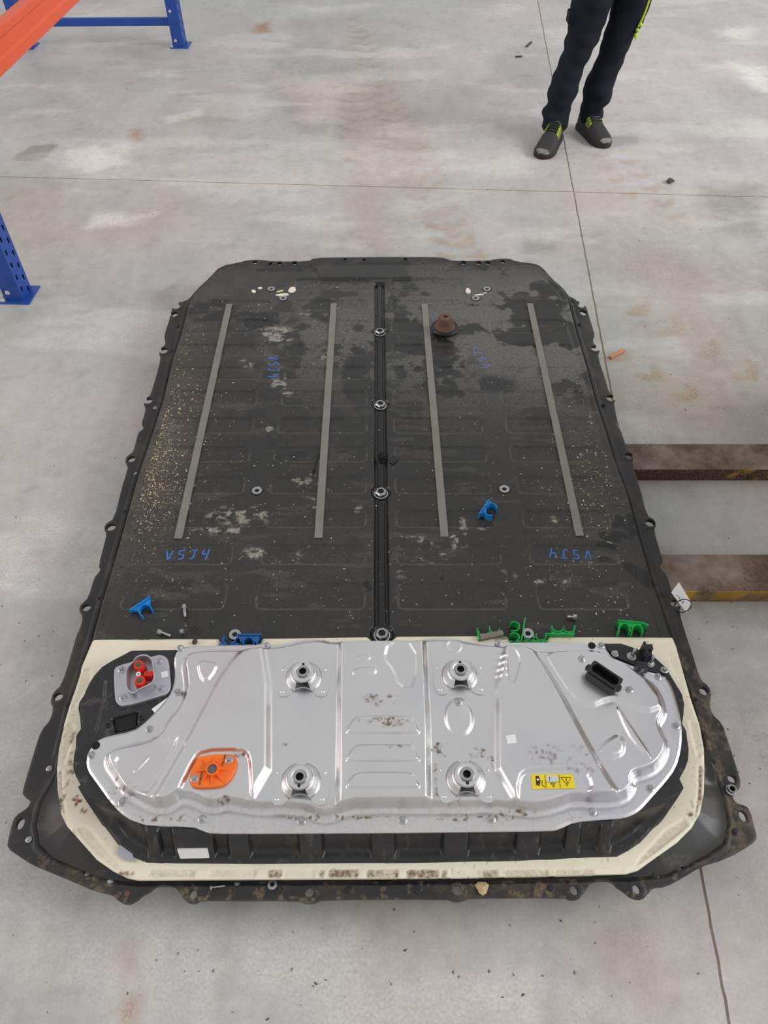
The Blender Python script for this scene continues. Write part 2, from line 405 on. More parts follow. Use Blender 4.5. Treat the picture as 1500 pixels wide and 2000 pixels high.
# ------------------------------------------------------------------ floor
GAP = 0.006
jv0 = Vector(U(1050, 0)); jv1 = Vector(U(1425, 2000)); jh0 = Vector(U(0, 345)); jh1 = Vector(U(1500, 385))
def isect(a, b, c, d):
    r = b - a; s = d - c; k = r.x * s.y - r.y * s.x
    t = ((c - a).x * s.y - (c - a).y * s.x) / k
    return a + r * t
JX = isect(jv0, jv1, jh0, jh1)
ev = (jv0 - jv1).normalized(); eh = (jh1 - jh0).normalized()
STAINS_AND_SHADE = {
 'beige': [([(700, 170), (760, 165), (800, 260), (850, 380), (760, 400), (700, 330), (660, 250)], .10, .4),
           ([(640, 340), (760, 330), (800, 400), (730, 480), (650, 440)], .16, .55),
           ([(150, 450), (330, 410), (330, 450), (200, 480)], .1, .4), ([(700, 1750), (900, 1760), (880, 1900), (720, 1900)], .06, .3),
           ([(1120, 1780), (1300, 1760), (1330, 1960), (1150, 1980)], .06, .45), ([(0, 380), (140, 360), (160, 560), (0, 640)], .25, .35),
           ([(1180, 420), (1500, 520), (1500, 860), (1230, 850)], .3, .4)],
 'pink': [([(520, 130), (660, 160), (670, 240), (600, 245)], .06, .9), ([(640, 60), (1000, 60), (1040, 500), (700, 480)], .4, .45),
          ([(1110, 20), (1500, 0), (1500, 360), (1130, 360)], .4, .35), ([(100, 150), (400, 200), (420, 480), (120, 420)], .35, .35)],
 'dark': [([(60, 285), (120, 280), (80, 315), (20, 312)], .01, .7), ([(1370, 365), (1500, 350), (1500, 470), (1400, 455)], .08, .55),
          ([(520, 160), (590, 150), (600, 220), (560, 225)], .06, .35), ([(980, 140), (1060, 140), (1060, 175), (990, 172)], .05, .4),
          ([(1020, 468), (1100, 470), (1090, 492), (1030, 492)], .03, .45), ([(80, 1060), (190, 1060), (160, 1140), (60, 1130)], .05, .4),
          ([(560, 235), (660, 240), (640, 265), (575, 262)], .03, .3), ([(1170, 265), (1250, 260), (1245, 285), (1190, 290)], .02, .4),  # last patch: the person's shadow painted into the floor colour
          ([(280, 570), (340, 560), (335, 600), (300, 590)], .03, .4), ([(0, 1780), (180, 1800), (120, 2000), (0, 2000)], .12, .3),
          ([(180, 80), (330, 90), (320, 120), (200, 110)], .1, .35)],
 'pale': [([(120, 290), (190, 280), (260, 320), (180, 335), (130, 325)], .05, .8), ([(200, 280), (260, 268), (280, 290), (230, 310)], .05, .6),
          ([(320, 230), (410, 205), (400, 225), (330, 240)], .03, .6), ([(180, 420), (320, 415), (250, 440), (170, 445)], .05, .7),
          ([(1420, 120), (1500, 130), (1500, 175), (1450, 160)], .08, .9), ([(1400, 60), (1470, 55), (1460, 80)], .08, .7),
          ([(700, 320), (1050, 300), (1050, 345), (740, 350)], .1, .45), ([(380, 350), (600, 330), (590, 400), (400, 400)], .12, .35)],
 'rust': [([(258, 255), (275, 252), (276, 275), (262, 276)], .03, .5), ([(505, 50), (520, 45), (522, 60), (508, 64)], .05, .7),
          ([(240, 1850), (265, 1850), (260, 1910), (245, 1910)], .02, .3), ([(240, 1955), (270, 1950), (265, 2000), (240, 2000)], .012, .55)],
}
ST = {k: [(UA(p), s, a) for p, s, a in v] for k, v in STAINS_AND_SHADE.items()}
def stain_shade_fn(kind, seed):
    def fn(x, y):
        r = np.zeros(x.shape); w = fbm(x, y, .35, seed); w2 = fbm(x, y, .06, seed + 9)
        for poly, s, a in ST[kind]:
            d = polyd_loc(x, y, poly, s * 2.5)
            r = np.maximum(r, a * sst((d + (w - .5) * s * 2.6 + (w2 - .5) * s * 1.2) / s * .5 + .5) * (d > -.99))
        if kind == 'pale': r = np.maximum(r, .30 * sst((fbm(x * .45, y * 1.3, .25, 31, 6) - .54) / .16))
        if kind == 'dark': r = np.maximum(r, .22 * sst((fbm(x, y, .6, 37, 6) - .50) / .2))
        if kind == 'pink': r = np.maximum(r, .45 * sst((fbm(x, y, 1.3, 43, 4) - .48) / .2))
        if kind == 'beige':                                  # tyre prints with their tread bars
            for a, b, w_, lug in TRACKS:
                e = (b - a); L = e.length; e = e / L
                t = (x - a.x) * e.x + (y - a.y) * e.y; q = -(x - a.x) * e.y + (y - a.y) * e.x
                inn = sst((w_ / 2 - np.abs(q)) / .02 + .5) * ((t > 0) & (t < L))
                bar = sst((np.sin((t + np.abs(q) * .7) / lug * 2 * math.pi) - .1) / .5)
                r = np.maximum(r, inn * bar * (.3 + 1.0 * w) * .85)
        return r
    return fn
TR = lambda a, b, w, l: (Vector(U(*a)), Vector(U(*b)), w, l)
TRACKS = [TR((735, 165), (905, 505), .20, .13), TR((690, 180), (735, 380), .26, .13), TR((745, 330), (960, 520), .08, .10),
          TR((700, 60), (738, 170), .16, .13), TR((1205, 290), (1330, 430), .10, .14), TR((1160, 300), (1245, 400), .08, .14), TR((1240, 600), (1480, 740), .14, .16), TR((1200, 690), (1400, 800), .10, .14)]
def speck_fn(x, y):
    return .12 * sst((fbm(x, y, .06, 77, 3) - .66) / .12)
def make_floor():
    base = MB(); base.box((0, 6, -.0385), (40, 40, .07))
    fl = base.build('floor', M_joint); tag(fl, kind='structure')
    step = .02
    for su, sv in ((-1, -1), (1, -1), (-1, 1), (1, 1)):
        Lu = 3.4 if su > 0 else 4.6; Lv = 6.0 if sv > 0 else 3.9
        nu = int(Lu / step); nv = int(Lv / step)
        a = GAP / 2 + np.linspace(0, Lu, nu + 1); b = GAP / 2 + np.linspace(0, Lv, nv + 1)
        A, B = np.meshgrid(a * su, b * sv, indexing='ij')
        # small worn waviness of the saw cut
        X = JX.x + eh.x * A + ev.x * B; Y = JX.y + eh.y * A + ev.y * B
        X = X + np.where(np.abs(A) < GAP, 1, 0) * (vnoise(X, Y, .03, 3) - .5) * .003
        V = np.stack([X.ravel(), Y.ravel(), np.zeros(X.size)], 1)
        idx = np.arange(X.size).reshape(X.shape)
        Q = np.stack([idx[:-1, :-1], idx[1:, :-1], idx[1:, 1:], idx[:-1, 1:]], -1).reshape(-1, 4)
        if su * sv < 0: Q = Q[:, ::-1]
        # edge walls of the slab along the two cuts
        n0 = len(V); e1 = idx[0, :]; e2 = idx[:, 0]
        W = V[np.concatenate([e1, e2])].copy(); W2 = W.copy(); W2[:, 2] = -.02
        V = np.concatenate([V, W, W2]); m = len(e1) + len(e2)
        S = []
        for off, ln in ((0, len(e1)), (len(e1), len(e2))):
            i = np.arange(off, off + ln - 1)
            S.append(np.stack([n0 + i, n0 + i + 1, n0 + m + i + 1, n0 + m + i], 1))
        Q = np.concatenate([Q] + S)
        me = np_mesh('slab', V, Q)
        for k, sd in (('beige', 1), ('pink', 2), ('dark', 3), ('pale', 4), ('rust', 5)):
            me.attributes.new(k, 'FLOAT', 'POINT').data.foreach_set('value', stain_shade_fn(k, sd)(V[:, 0], V[:, 1]).astype(np.float32))
        me.attributes.new('speck', 'FLOAT', 'POINT').data.foreach_set('value', speck_fn(V[:, 0], V[:, 1]).astype(np.float32))
        me.materials.append(M_concrete)
        link(bpy.data.objects.new('slab', me), fl)
    return fl
make_floor()

# ------------------------------------------------------------------ battery pack
ZB, ZF, ZL, ZG, ZC, ZA = .047, .100, .125, .132, .196, .203
pc = U3(745, 1150, 0)
pack = empty('battery_pack', (pc.x, pc.y, ZB), 'large flat black battery pack with silver metal cover and cream seal, lying on the floor', 'battery pack')

FL = [(370,583),(358,588),(338,594),(332,620),(325,640),(320,658),(323,666),(322,674),(312,682),(310,690),(314,697),(309,720),(299,754),(293,773),(282,779),(280,788),(285,797),(281,812),(276,828),(281,832),(279,838),(270,844),(265,864),(260,882),(248,890),(244,902),(250,910),(246,926),(238,950),(223,1013),(207,1021),(203,1033),(208,1042),(203,1063),(192,1105),(197,1113),(183,1128),(173,1166),(158,1180),(154,1193),(162,1205),(155,1230),(149,1240),(140,1274),(120,1338),(105,1350),(98,1372),(104,1382),(98,1406),(80,1426),(68,1462),(55,1506),(43,1546),(46,1555),(58,1562),(59,1568),(51,1580),(30,1592),(22,1614),(16,1636),(13,1656),(37,1672),(60,1687),(100,1703),(140,1720),(187,1740),(217,1745),(230,1759),(247,1766),(263,1760),(280,1745),(293,1740),(305,1730),(340,1730),(350,1743),(362,1761),(380,1765),(390,1757),(450,1757),(583,1757),(593,1762),(603,1764),(617,1762),(627,1755),(873,1754),(883,1758),(893,1760),(907,1757),(917,1752),(1104,1751),(1116,1757),(1130,1756),(1140,1746),(1156,1720),(1192,1719),(1204,1730),(1220,1740),(1236,1754),(1256,1756),(1268,1744),(1276,1732),(1304,1730),(1340,1710),(1372,1690),(1424,1674),(1470,1648),(1480,1636),(1473,1612),(1464,1580),(1456,1573),(1440,1569),(1433,1561),(1431,1550),(1442,1543),(1448,1534),(1442,1508),(1431,1473),(1420,1440),(1411,1413),(1391,1394),(1386,1374),(1390,1361),(1384,1339),(1371,1330),(1362,1308),(1347,1259),(1341,1243),(1327,1197),(1330,1185),(1322,1172),(1311,1152),(1302,1120),(1292,1113),(1289,1102),(1295,1097),(1290,1078),(1277,1036),(1282,1024),(1276,1012),(1264,1007),(1250,952),(1235,904),(1238,893),(1235,885),(1226,879),(1220,863),(1213,840),(1203,828),(1206,821),(1198,791),(1202,783),(1199,772),(1190,767),(1182,738),(1173,713),(1168,691),(1172,686),(1168,677),(1160,672),(1158,661),(1162,655),(1158,640),(1151,618),(1145,599),(1140,591),(1129,589),(1120,581),(1111,578),(1100,562),(1078,544),(1058,520),(1043,514),(1007,510),(995,504),(970,505),(950,509),(883,509),(873,505),(863,502),(800,501),(667,502),(613,503),(603,510),(533,510),(513,507),(485,507),(467,512),(430,519),(410,541),(380,569)]
HOLES = [(345,598,8,6),(341,614,6,5),(320,685,8,6),(290,783,8,6),(257,897,8,6),(217,1030,9,7),(169,1187,9,7),(114,1361,9,8),(40,1609,8,12),(171,1702,8,10),(377,1747,8,9.5),(604,1743,8.5,9.5),(893,1739,9,10),(1121,1739,8,9.5),(1243,1737,8,9.5),(1325,1690,8.5,10),(1451,1594,8,11),(1429,1521,8.5,8),(1374,1350,8.5,8),(1318,1179,9,7),(1269,1022,9,7),(1228,891,8,6),(1192,778,8,6),(1162,681,8,5.5),(1139,611,7,5.5),(1135,596,7,5.5),(498,511,6,4),(528,514,5,3.4),(546,513.7,6,4),(575,513,6,4),(674,505,3.5,2.4),(711,505.5,4.5,2.6),(792,505,5,2.6),(905,512,6,4),(935,512,6,4),(953,512,6,4),(982,509.5,6,4)]
FLo = UA(FL, ZF)
holes = []
for (px, py, rx, ry) in HOLES:
    if py < 520: py += 2.0; rx *= .85; ry *= .8
    a = U(px, py, ZF); b = U(px + rx, py, ZF); c = U(px, py - ry, ZF)
    holes.append((a[0], a[1], b[0] - a[0], c[1] - a[1]))

LIDP = [(370,590),(380,572),(412,542),(432,524),(470,521),(590,520),(612,513),(870,513),(895,520),(1000,518),(1043,518),(1057,525),(1078,547),(1099,565),(1109,582),(1124,641),(1145,713),(1165,786),(1183,840),(1199,892),(1227,968),(1250,1052),(1276,1138),(1311,1241),(1345,1345),(1362,1400),(1376,1457)]
LIDP2 = [(110,1500),(120,1455),(140,1370),(180,1247),(200,1173),(227,1083),(250,1000),(268,934),(294,856),(320,776),(336,704),(352,656),(366,604)]
GUSS = [(1391,1506),(1411,1563),(1419,1611),(1410,1648),(1375,1672),(1340,1690),(1300,1708),(1262,1713),(1225,1715),(1000,1720),(745,1722),(450,1723),(270,1725),(235,1721),(200,1716),(150,1696),(105,1676),(79,1650),(73,1610),(83,1570)]
LIDo = np.concatenate([UA(LIDP, ZL), UA(GUSS, ZF), UA(LIDP2, ZL)])
YG0 = U(750, 1490, ZL)[1]
ROWS = [(544,566,577,903,None,None),(586,605,573,910,530,952),(624,649,568,915,523,958),(672,694,562,922,517,966),(716,740,557,927,509,973),(763,791,551,933,502,981),(816,845,544,941,494,989),(872,901,537,949,487,998),(931,963,529,957,477,1011),(996,1029,521,966,466,1022),(1064,1101,512,977,453,1035),(1139,1189,502,987,440,1050)]
PAN = []
for (y0, y1, il, ir, ol, orr) in ROWS:
    ym = (y0 + y1) / 2
    Y0 = U(750, y0, ZL)[1]; Y1 = U(750, y1, ZL)[1]
    xc = 741 + (ym - 550) * .0066
    hw = 30 * (ym + 650) / 1650
    k = (ym - 590) / 655
    left = 372 - 192 * k; right = 1111 + 204 * k
    spans = [(il, xc - hw), (xc + hw, ir)]
    if ol: spans += [(left + 14 + 26 * k, ol), (orr, right - 14 - 60 * k)]
    for a, b in spans:
        xa = U(a, ym, ZL)[0]; xb = U(b, ym, ZL)[0]
        PAN.append(((xa + xb) / 2, (Y0 + Y1) / 2, (xb - xa) / 2, (Y0 - Y1) / 2))
CH0 = U(741, 552, ZL); CH1 = U(746, 1238, ZL)
NUTS = [U(742, 646, ZL), U(743, 788, ZL), U(744, 960, ZL), U(746, 1237, ZL)]
P_step = UA([(600,514),(885,514),(870,526),(862,544),(625,544),(618,528)], ZL)
P_slotR = UA([(862,526),(998,525),(998,530),(862,531)], ZL); P_slotL = UA([(500,525),(616,525),(616,530),(500,530)], ZL)
def lid_z(x, y, d):
    z = np.full(x.shape, ZL)
    g = sst((YG0 - y) / .04)                                  # near corners slope down to the flange
    fall = sst(d / .085)
    z = z * (1 - g) + g * (ZF + .004 + (ZL - ZF - .004) * fall)
    side = 1 - g
    z += side * .0025 * np.exp(-((d - .006) / .004) ** 2)      # rolled lip at the edge
    z -= side * .004 * (1 - sst(d / .005))
    z -= side * .002 * np.exp(-((d - .020) / .006) ** 2)
    for (cx, cy, hx, hy) in PAN:
        m = (np.abs(x - cx) < hx + .01) & (np.abs(y - cy) < hy + .01)
        if m.any():
            s = rbox(x[m], y[m], cx, cy, hx, hy, .014)
            z[m] -= .0036 * sst(s / .0045 + .5)
    s = polyd_loc(x, y, P_step); z += .004 * sst(s / .005 + .5) * (s > -.9)
    for P in (P_slotL, P_slotR):
        s = polyd_loc(x, y, P); z -= .003 * sst(s / .005 + .5) * (s > -.9)
    # centre channel with a flat rib and round nut seats
    t = np.clip((y - CH0[1]) / (CH1[1] - CH0[1]), 0, 1); xc = CH0[0] + (CH1[0] - CH0[0]) * t
    q = np.abs(x - xc); inY = sst((CH0[1] - y) / .006 + .5) * sst((y - CH1[1] + .012) / .006 + .5)
    depth = .011 * sst((.0170 - q) / .009 + .5) - .0045 * sst((.0080 - q) / .006 + .5)
    lip = .0018 * np.exp(-((q - .025) / .006) ** 2)
    dz = (lip - depth) * inY
    for n in NUTS:
        r = np.hypot(x - n[0], y - n[1])
        dz = np.minimum(dz, -.011 * sst((.027 - r) / .006 + .5))
    return z + dz
def cap(x, y, pts, w, z=ZL):
    P = UA(pts, z); best = np.full(x.shape, 9.0)
    for i in range(len(P) - 1):
        a, b = P[i], P[i + 1]; e = b - a; L = (e ** 2).sum() + 1e-12
        t = np.clip(((x - a[0]) * e[0] + (y - a[1]) * e[1]) / L, 0, 1)
        best = np.minimum(best, np.hypot(x - a[0] - e[0] * t, y - a[1] - e[1] * t))
    return sst((w - best) / (w * .5) + .5)
def blob(x, y, px, py, rx, ry, seed, z=ZL, thr=.5, s=.05):
    c = U(px, py, z); r = U(px + rx, py, z)[0] - c[0]; q = U(px, py - ry, z)[1] - c[1]
    e = np.hypot((x - c[0]) / r, (y - c[1]) / q)
    return np.clip(sst((1.15 - e) / .7) * sst((fbm(x, y, s, seed) - thr + .12 * (1 - e)) / .10), 0, 1)
def soft(x, y, px, py, rx, ry, z=ZL):
    c = U(px, py, z); r = U(px + rx, py, z)[0] - c[0]; q = U(px, py - ry, z)[1] - c[1]
    return np.exp(-((x - c[0]) / r) ** 2 - ((y - c[1]) / q) ** 2)
def a_dust_glint(x, y):
    r = .65 * soft(x, y, 305, 850, 80, 190) + .35 * soft(x, y, 420, 560, 120, 70) + .3 * soft(x, y, 1150, 940, 110, 130) + .18 * soft(x, y, 650, 1080, 300, 80) + .09
    r = r * (.4 + .9 * fbm(x, y, .05, 5)) + .25 * sst((fbm(x * .3, y, .03, 8) - .62) / .1)
    for (cx, cy, hx, hy) in PAN:                              # painted highlight along the pressed edges, with a little caught dust
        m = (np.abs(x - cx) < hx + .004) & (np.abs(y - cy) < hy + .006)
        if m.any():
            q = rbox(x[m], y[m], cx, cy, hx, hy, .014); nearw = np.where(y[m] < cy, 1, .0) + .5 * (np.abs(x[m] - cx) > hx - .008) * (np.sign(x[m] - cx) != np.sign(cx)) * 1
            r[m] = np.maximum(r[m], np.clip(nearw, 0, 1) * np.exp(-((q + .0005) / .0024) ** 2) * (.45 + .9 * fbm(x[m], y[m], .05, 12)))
    return np.clip(r - a_rub(x, y), 0, .85)
def a_matte(x, y):
    w = soft(x, y, 940, 640, 240, 110) + .8 * soft(x, y, 1080, 640, 80, 90) + .5 * soft(x, y, 620, 650, 120, 90)
    return np.clip(w, 0, 1) * sst((fbm(x, y, .13, 21, 5) - .45) / .05)
def a_wet(x, y):
    w = np.maximum(blob(x, y, 410, 605, 70, 26, 15, thr=.40), blob(x, y, 500, 625, 90, 22, 16, thr=.46))
    w = np.maximum(w, .8 * blob(x, y, 840, 710, 110, 60, 17, thr=.52, s=.03)); w = np.maximum(w, .8 * blob(x, y, 960, 750, 60, 20, 18, thr=.42))
    w = np.maximum(w, .7 * blob(x, y, 660, 690, 60, 40, 19, thr=.56, s=.02)); w = np.maximum(w, .6 * blob(x, y, 560, 870, 80, 60, 22, thr=.60, s=.03))
    return w
def a_chalk(x, y):
    w = np.zeros(x.shape)
    for (px, py, rx, ry, s, th) in ((535,655,60,22,1,.5),(600,618,30,12,2,.54),(545,745,30,14,3,.5),(480,710,18,10,4,.52),(470,1005,70,22,5,.5),(440,1035,70,14,6,.55),(580,945,50,16,7,.52),(615,700,30,10,8,.55),(795,1115,40,16,9,.5),(525,1085,80,20,10,.58),(525,838,12,6,11,.45),(560,765,14,8,12,.48),(1095,1012,22,10,13,.55),(660,1000,80,60,14,.66),(400,1030,60,40,15,.62),(880,1050,120,60,16,.68),(1100,1130,140,40,17,.68)):
        w = np.maximum(w, .6 * blob(x, y, px, py, rx, ry, 100 + s, thr=th + .02, s=.03) * sst((fbm(x * .5, y, .009, 130 + s) - .40) / .18))
    return w
STROKES = [([(1208,1012),(1226,1022)],.010),([(1203,1026),(1215,1022),(1238,1040)],.010),([(1230,1008),(1234,1024)],.008),([(1178,1045),(1205,1053)],.012),([(1200,1042),(1228,1048)],.010),([(1172,1062),(1200,1068)],.008),([(1174,1090),(1188,1090)],.007),([(1230,1108),(1245,1120),(1268,1140)],.014),([(1238,1112),(1260,1122)],.012),([(862,1130),(862,1131)],.005),([(714,1138),(722,1150)],.006),([(765,905),(775,900)],.007)]
def a_rub(x, y):
    w = np.zeros(x.shape)
    for p, r in STROKES: w = np.maximum(w, cap(x, y, p, r))
    t = np.clip((y - CH0[1]) / (CH1[1] - CH0[1]), 0, 1); q = np.abs(x - CH0[0] - (CH1[0] - CH0[0]) * t)
    w = np.maximum(w, sst((.018 - q) / .008 + .5) * (y < CH0[1] + .005))
    for n in NUTS: w = np.maximum(w, sst((.028 - np.hypot(x - n[0], y - n[1])) / .004 + .5))
    return w * .9
lid = hf('lid', LIDo, lid_z, .0032, M_lid, pack, skirt=.026, attrs={'dust': a_dust_glint, 'matte': a_matte, 'wet': a_wet, 'chalk': a_chalk, 'rub': a_rub})

LIDin = LIDo
def fl_keep(x, y, d): return polyd(x, y, LIDin) < .02
def fl_z(x, y, d):
    z = np.full(x.shape, ZF)
    s = -polyd(x, y, LIDin)                                    # distance outside the lid
    side = sst((y - YG0) / .05)
    z += side * .004 * sst((.022 - s) / .004 + .5) * sst((s - .010) / .003 + .5)
    z += .0035 * (1 - side) * sst((s - .002) / .004) * sst((.012 - s) / .004 + .5)
    for (cx, cy, rx, ry) in holes:
        e = np.hypot(x - cx, y - cy) - max(rx, ry)
        z += .0016 * sst((.008 - e) / .003 + .5)
    z -= .0012 * (1 - sst(d / .004))
    return z
def a_flmud(x, y):
    r = .16 * sst((fbm(x, y, .05, 51) - .5) / .2)
    near = sst((U(750, 1640, ZF)[1] - y) / .08)
    r += near * .55 * sst((fbm(x, y, .012, 52, 3) - .62) / .08)
    R = sst((x - U(1340, 1450, ZF)[0]) / .02) * sst((U(750, 1240, ZF)[1] - y) / .1)
    r += R * .40 * sst((fbm(x, y, .022, 53) - .46) / .15)
    return np.clip(r, 0, .9)
flange = hf('flange', smooth_poly(FLo, 1), fl_z, .0026, M_flange, pack, holes=holes, skirt=.011, pre=lambda x, y: polyd(x, y, LIDin) < .02, attrs={'mud': a_flmud})
# lower tray under the lid
ctr = LIDo.mean(0); tr = ctr + (LIDo - ctr) * np.array([.955, .955])
MB().prism([tuple(p) for p in smooth_poly(tr[::2], 1)], ZB, ZF - .003).build('tray', M_tray, pack)

# ---- cream seal under the housing
GO = [(181,1248),(174,1264),(160,1298),(140,1360),(124,1414),(114,1460),(110,1500),(111,1540),(118,1588),(130,1613),(157,1643),(187,1677),(220,1700),(247,1713),(267,1717),(450,1716),(600,1715),(745,1714),(900,1712),(1100,1708),(1224,1705),(1248,1698),(1284,1672),(1324,1644),(1352,1616),(1368,1588),(1376,1548),(1377,1500),(1376,1462),(1367,1413),(1349,1361),(1332,1299),(1321,1260),(1314,1244),(1200,1243),(1072,1243),(1068,1251),(997,1251),(990,1242),(930,1241),(775,1242),(766,1250),(745,1256),(725,1250),(716,1243),(600,1245),(512,1246),(508,1256),(432,1257),(426,1247),(300,1247)]
GOo = UA(GO, ZG)
CASE = [(300,1270),(256,1271),(240,1280),(220,1290),(200,1302),(184,1320),(166,1348),(155,1372),(153,1384),(156,1400),(158,1424),(149,1436),(148,1460),(144,1480),(143,1500),(148,1516),(158,1534)]
CASEb = [(172,1560),(200,1612),(233,1657),(262,1678),(285,1687),(337,1689),(500,1690),(650,1689),(800,1688),(900,1686),(1000,1684),(1080,1681),(1148,1677),(1205,1676),(1228,1664),(1252,1648),(1292,1604),(1316,1562)]
CASEr = [(1327,1521),(1338,1501),(1344,1484),(1345,1464),(1344,1457),(1340,1427),(1332,1413),(1335,1396),(1336,1374),(1332,1356),(1316,1330),(1301,1304),(1279,1284),(1246,1268),(1213,1257),(1182,1257),(1000,1264),(700,1264),(420,1268)]
CASEo = np.concatenate([UA(CASE, ZC), UA(CASEb, ZG), UA(CASEr, ZC)])
SLOTS = [(290,381),(407,500),(523,550),(553,615),(622,633),(640,700),(716,778),(794,857),(862,872),(878,938),(941,972),(986,1072),(1085,1160)]
SL = []
for a, b in SLOTS:
    p = U(a, 1706, ZG); q = U(b, 1706, ZG); SL.append(((p[0] + q[0]) / 2, p[1] - (a - 745) * 0, (q[0] - p[0]) / 2, .0065))
POCK = [UA(p, ZG) for p in (
    [(150,1310),(176,1306),(177,1330),(160,1362),(142,1385),(138,1370)], [(124,1418),(140,1413),(146,1420),(138,1455),(126,1492),(112,1495),(116,1455)],
    [(113,1505),(121,1505),(123,1560),(130,1605),(120,1585),(113,1545)], [(150,1617),(165,1613),(178,1622),(225,1680),(242,1704),(215,1694),(165,1645)],
    [(1305,1270),(1322,1268),(1338,1330),(1328,1330),(1312,1305)], [(1346,1408),(1362,1408),(1374,1470),(1363,1478),(1352,1440)],
    [(1364,1495),(1373,1495),(1372,1560),(1358,1600),(1356,1598),(1363,1550)], [(1335,1600),(1345,1612),(1284,1662),(1240,1694),(1250,1675),(1300,1620)])]
def g_z(x, y, d):
    z = ZG - .004 * (1 - sst(d / .006))
    for (cx, cy, hx, hy) in SL:
        z = z - .0035 * sst(rbox(x, y, cx, cy, hx, hy, .005) / .003 + .5)
    for P in POCK:
        s = polyd_loc(x, y, P); z = z - .0035 * sst(s / .005 + .5) * (s > -.9)
    return z
def a_gmud(x, y):
    r = np.zeros(x.shape)
    for i, (cx, cy, hx, hy) in enumerate(SL):
        k = (.25, .15, .75, .1, .7, .8, .7, .75, .7, .1, .7, .35, .3)[i]
        r = np.maximum(r, k * sst(rbox(x, y, cx, cy, hx, hy, .005) / .004 + .5) * (.5 + .9 * fbm(x, y, .03, 61)))
    for P, k in zip(POCK, (.08, .12, .55, .15, .05, .1, .8, .25)):
        s = polyd_loc(x, y, P); r = np.maximum(r, k * sst(s / .006 + .3) * (s > -.9) * (.6 + .8 * fbm(x, y, .03, 62)))
    for (px, py, rx, ry) in ((141,1488,9,10),(138,1508,10,7),(280,1245,60,6),(120,1560,8,60),(1355,1595,16,12),(1240,1700,30,8),(250,1705,30,7),(141,1440,6,20),(1000,1248,60,5),(150,1520,12,12)):
        r = np.maximum(r, .8 * blob(x, y, px, py, rx, ry, int(px), ZG, .5, .02))
    r = np.maximum(r, .5 * sst((vnoise(x, y, .006, 9) - .86) / .06) * sst((.75 - x * 0 - fbm(x, y, .1, 63) - .2) / .2))
    return np.clip(r, 0, .95)
def a_grust(x, y):
    r = np.maximum(cap(x, y, [(143,1560),(158,1565)], .003, ZG), cap(x, y, [(150,1556),(149,1572)], .003, ZG))
    return np.maximum(r, .9 * blob(x, y, 165, 1582, 9, 8, 71, ZG, .45, .012)) * .9
gasket = hf('seal_plate', GOo, g_z, .003, M_cream, pack, skirt=.008, keep=lambda x, y, d: polyd(x, y, CASEo) < .05, attrs={'mud': a_gmud, 'rust': a_grust})

# ---- black housing
XB = [(U(px, 1660, .16)[0], w) for px, w in ((300, .012), (378, .038), (467, .020), (607, .022), (748, .022), (890, .024), (1032, .022), (1120, .014), (1185, .012))]
def case_z(x, y, d):
    yf = U(750, 1545, ZC)[1]
    g = sst((yf - y) / .05)
    w = .004 + .030 * g
    bump = np.zeros(x.shape)
    for xb, wb in XB: bump = np.maximum(bump, sst((wb - np.abs(x - xb)) / .007 + .5))
    wav = .004 * np.sin(x * 46)
    dd = d - g * (.016 * (1 - bump) + .004 + wav * 0)
    lower = .012 * sst(d / .006)
    h = (ZC - ZG + .004)
    up = g * sst(dd / w) + (1 - g)
    z = ZG - .004 + g * lower * (1 - up) + h * up
    ins = d - .036 * g - .006
    z = z - .0025 * g * np.exp(-((ins - .012) / .004) ** 2)
    # opening beside the connector plate
    s = polyd_loc(x, y, OPEN); z = z - .02 * sst(s / .006 + .5) * (s > -.9)
    s = polyd_loc(x, y, PITL); z = z - .006 * sst(s / .010 + .5) * (s > -.9)
    s = polyd_loc(x, y, PITR); z = z - .004 * sst(s / .008 + .5) * (s > -.9)
    return z
OPEN = UA([(219,1404),(224,1402),(265,1391),(269,1392),(266,1397),(266,1416),(262,1420),(228,1428),(224,1426),(222,1409)], ZC)
PITL = UA([(160,1352),(190,1325),(205,1330),(203,1360),(185,1432),(165,1440),(158,1400)], ZC)
PITR = UA([(1195,1264),(1240,1272),(1285,1298),(1270,1312),(1225,1292),(1198,1280)], ZC)
case = hf('housing', CASEo, case_z, .003, M_black, pack, skirt=.066, attrs={'mud': lambda x, y: .30 * sst((fbm(x, y, .015, 81) - .64) / .08) + .05 * fbm(x, y, .1, 82)})

P = OPEN.mean(0) + (OPEN - OPEN.mean(0)) * .96; MB().prism([tuple(q) for q in P], ZC - .022, ZC - .005).build('opening', M_hole, case)  # flat black plate stands in for the shade inside the opening
# ---- silver cover
AL = [(345,1272),(353,1263),(383,1260),(520,1259),(557,1256),(587,1248),(623,1246),(647,1252),(700,1251),(757,1250),(783,1253),(817,1252),(833,1245),(867,1243),(893,1245),(917,1252),(967,1255),(1060,1253),(1172,1254),(1182,1260),(1187,1272),(1197,1283),(1230,1297),(1263,1310),(1298,1319),(1310,1333),(1320,1360),(1330,1400),(1333,1433),(1330,1467),(1320,1500),(1300,1527),(1273,1557),(1253,1580),(1240,1589),(1220,1597),(1180,1600),(1124,1604),(1092,1619),(1076,1622),(900,1624),(740,1626),(500,1627),(410,1627),(393,1621),(377,1614),(293,1612),(273,1607),(247,1597),(220,1573),(187,1527),(170,1503),(168,1483),(175,1462),(190,1445),(210,1437),(260,1427),(280,1413),(300,1393),(328,1362),(338,1340),(342,1317),(339,1287)]
ALo = smooth_poly(UA(AL, ZA), 1)
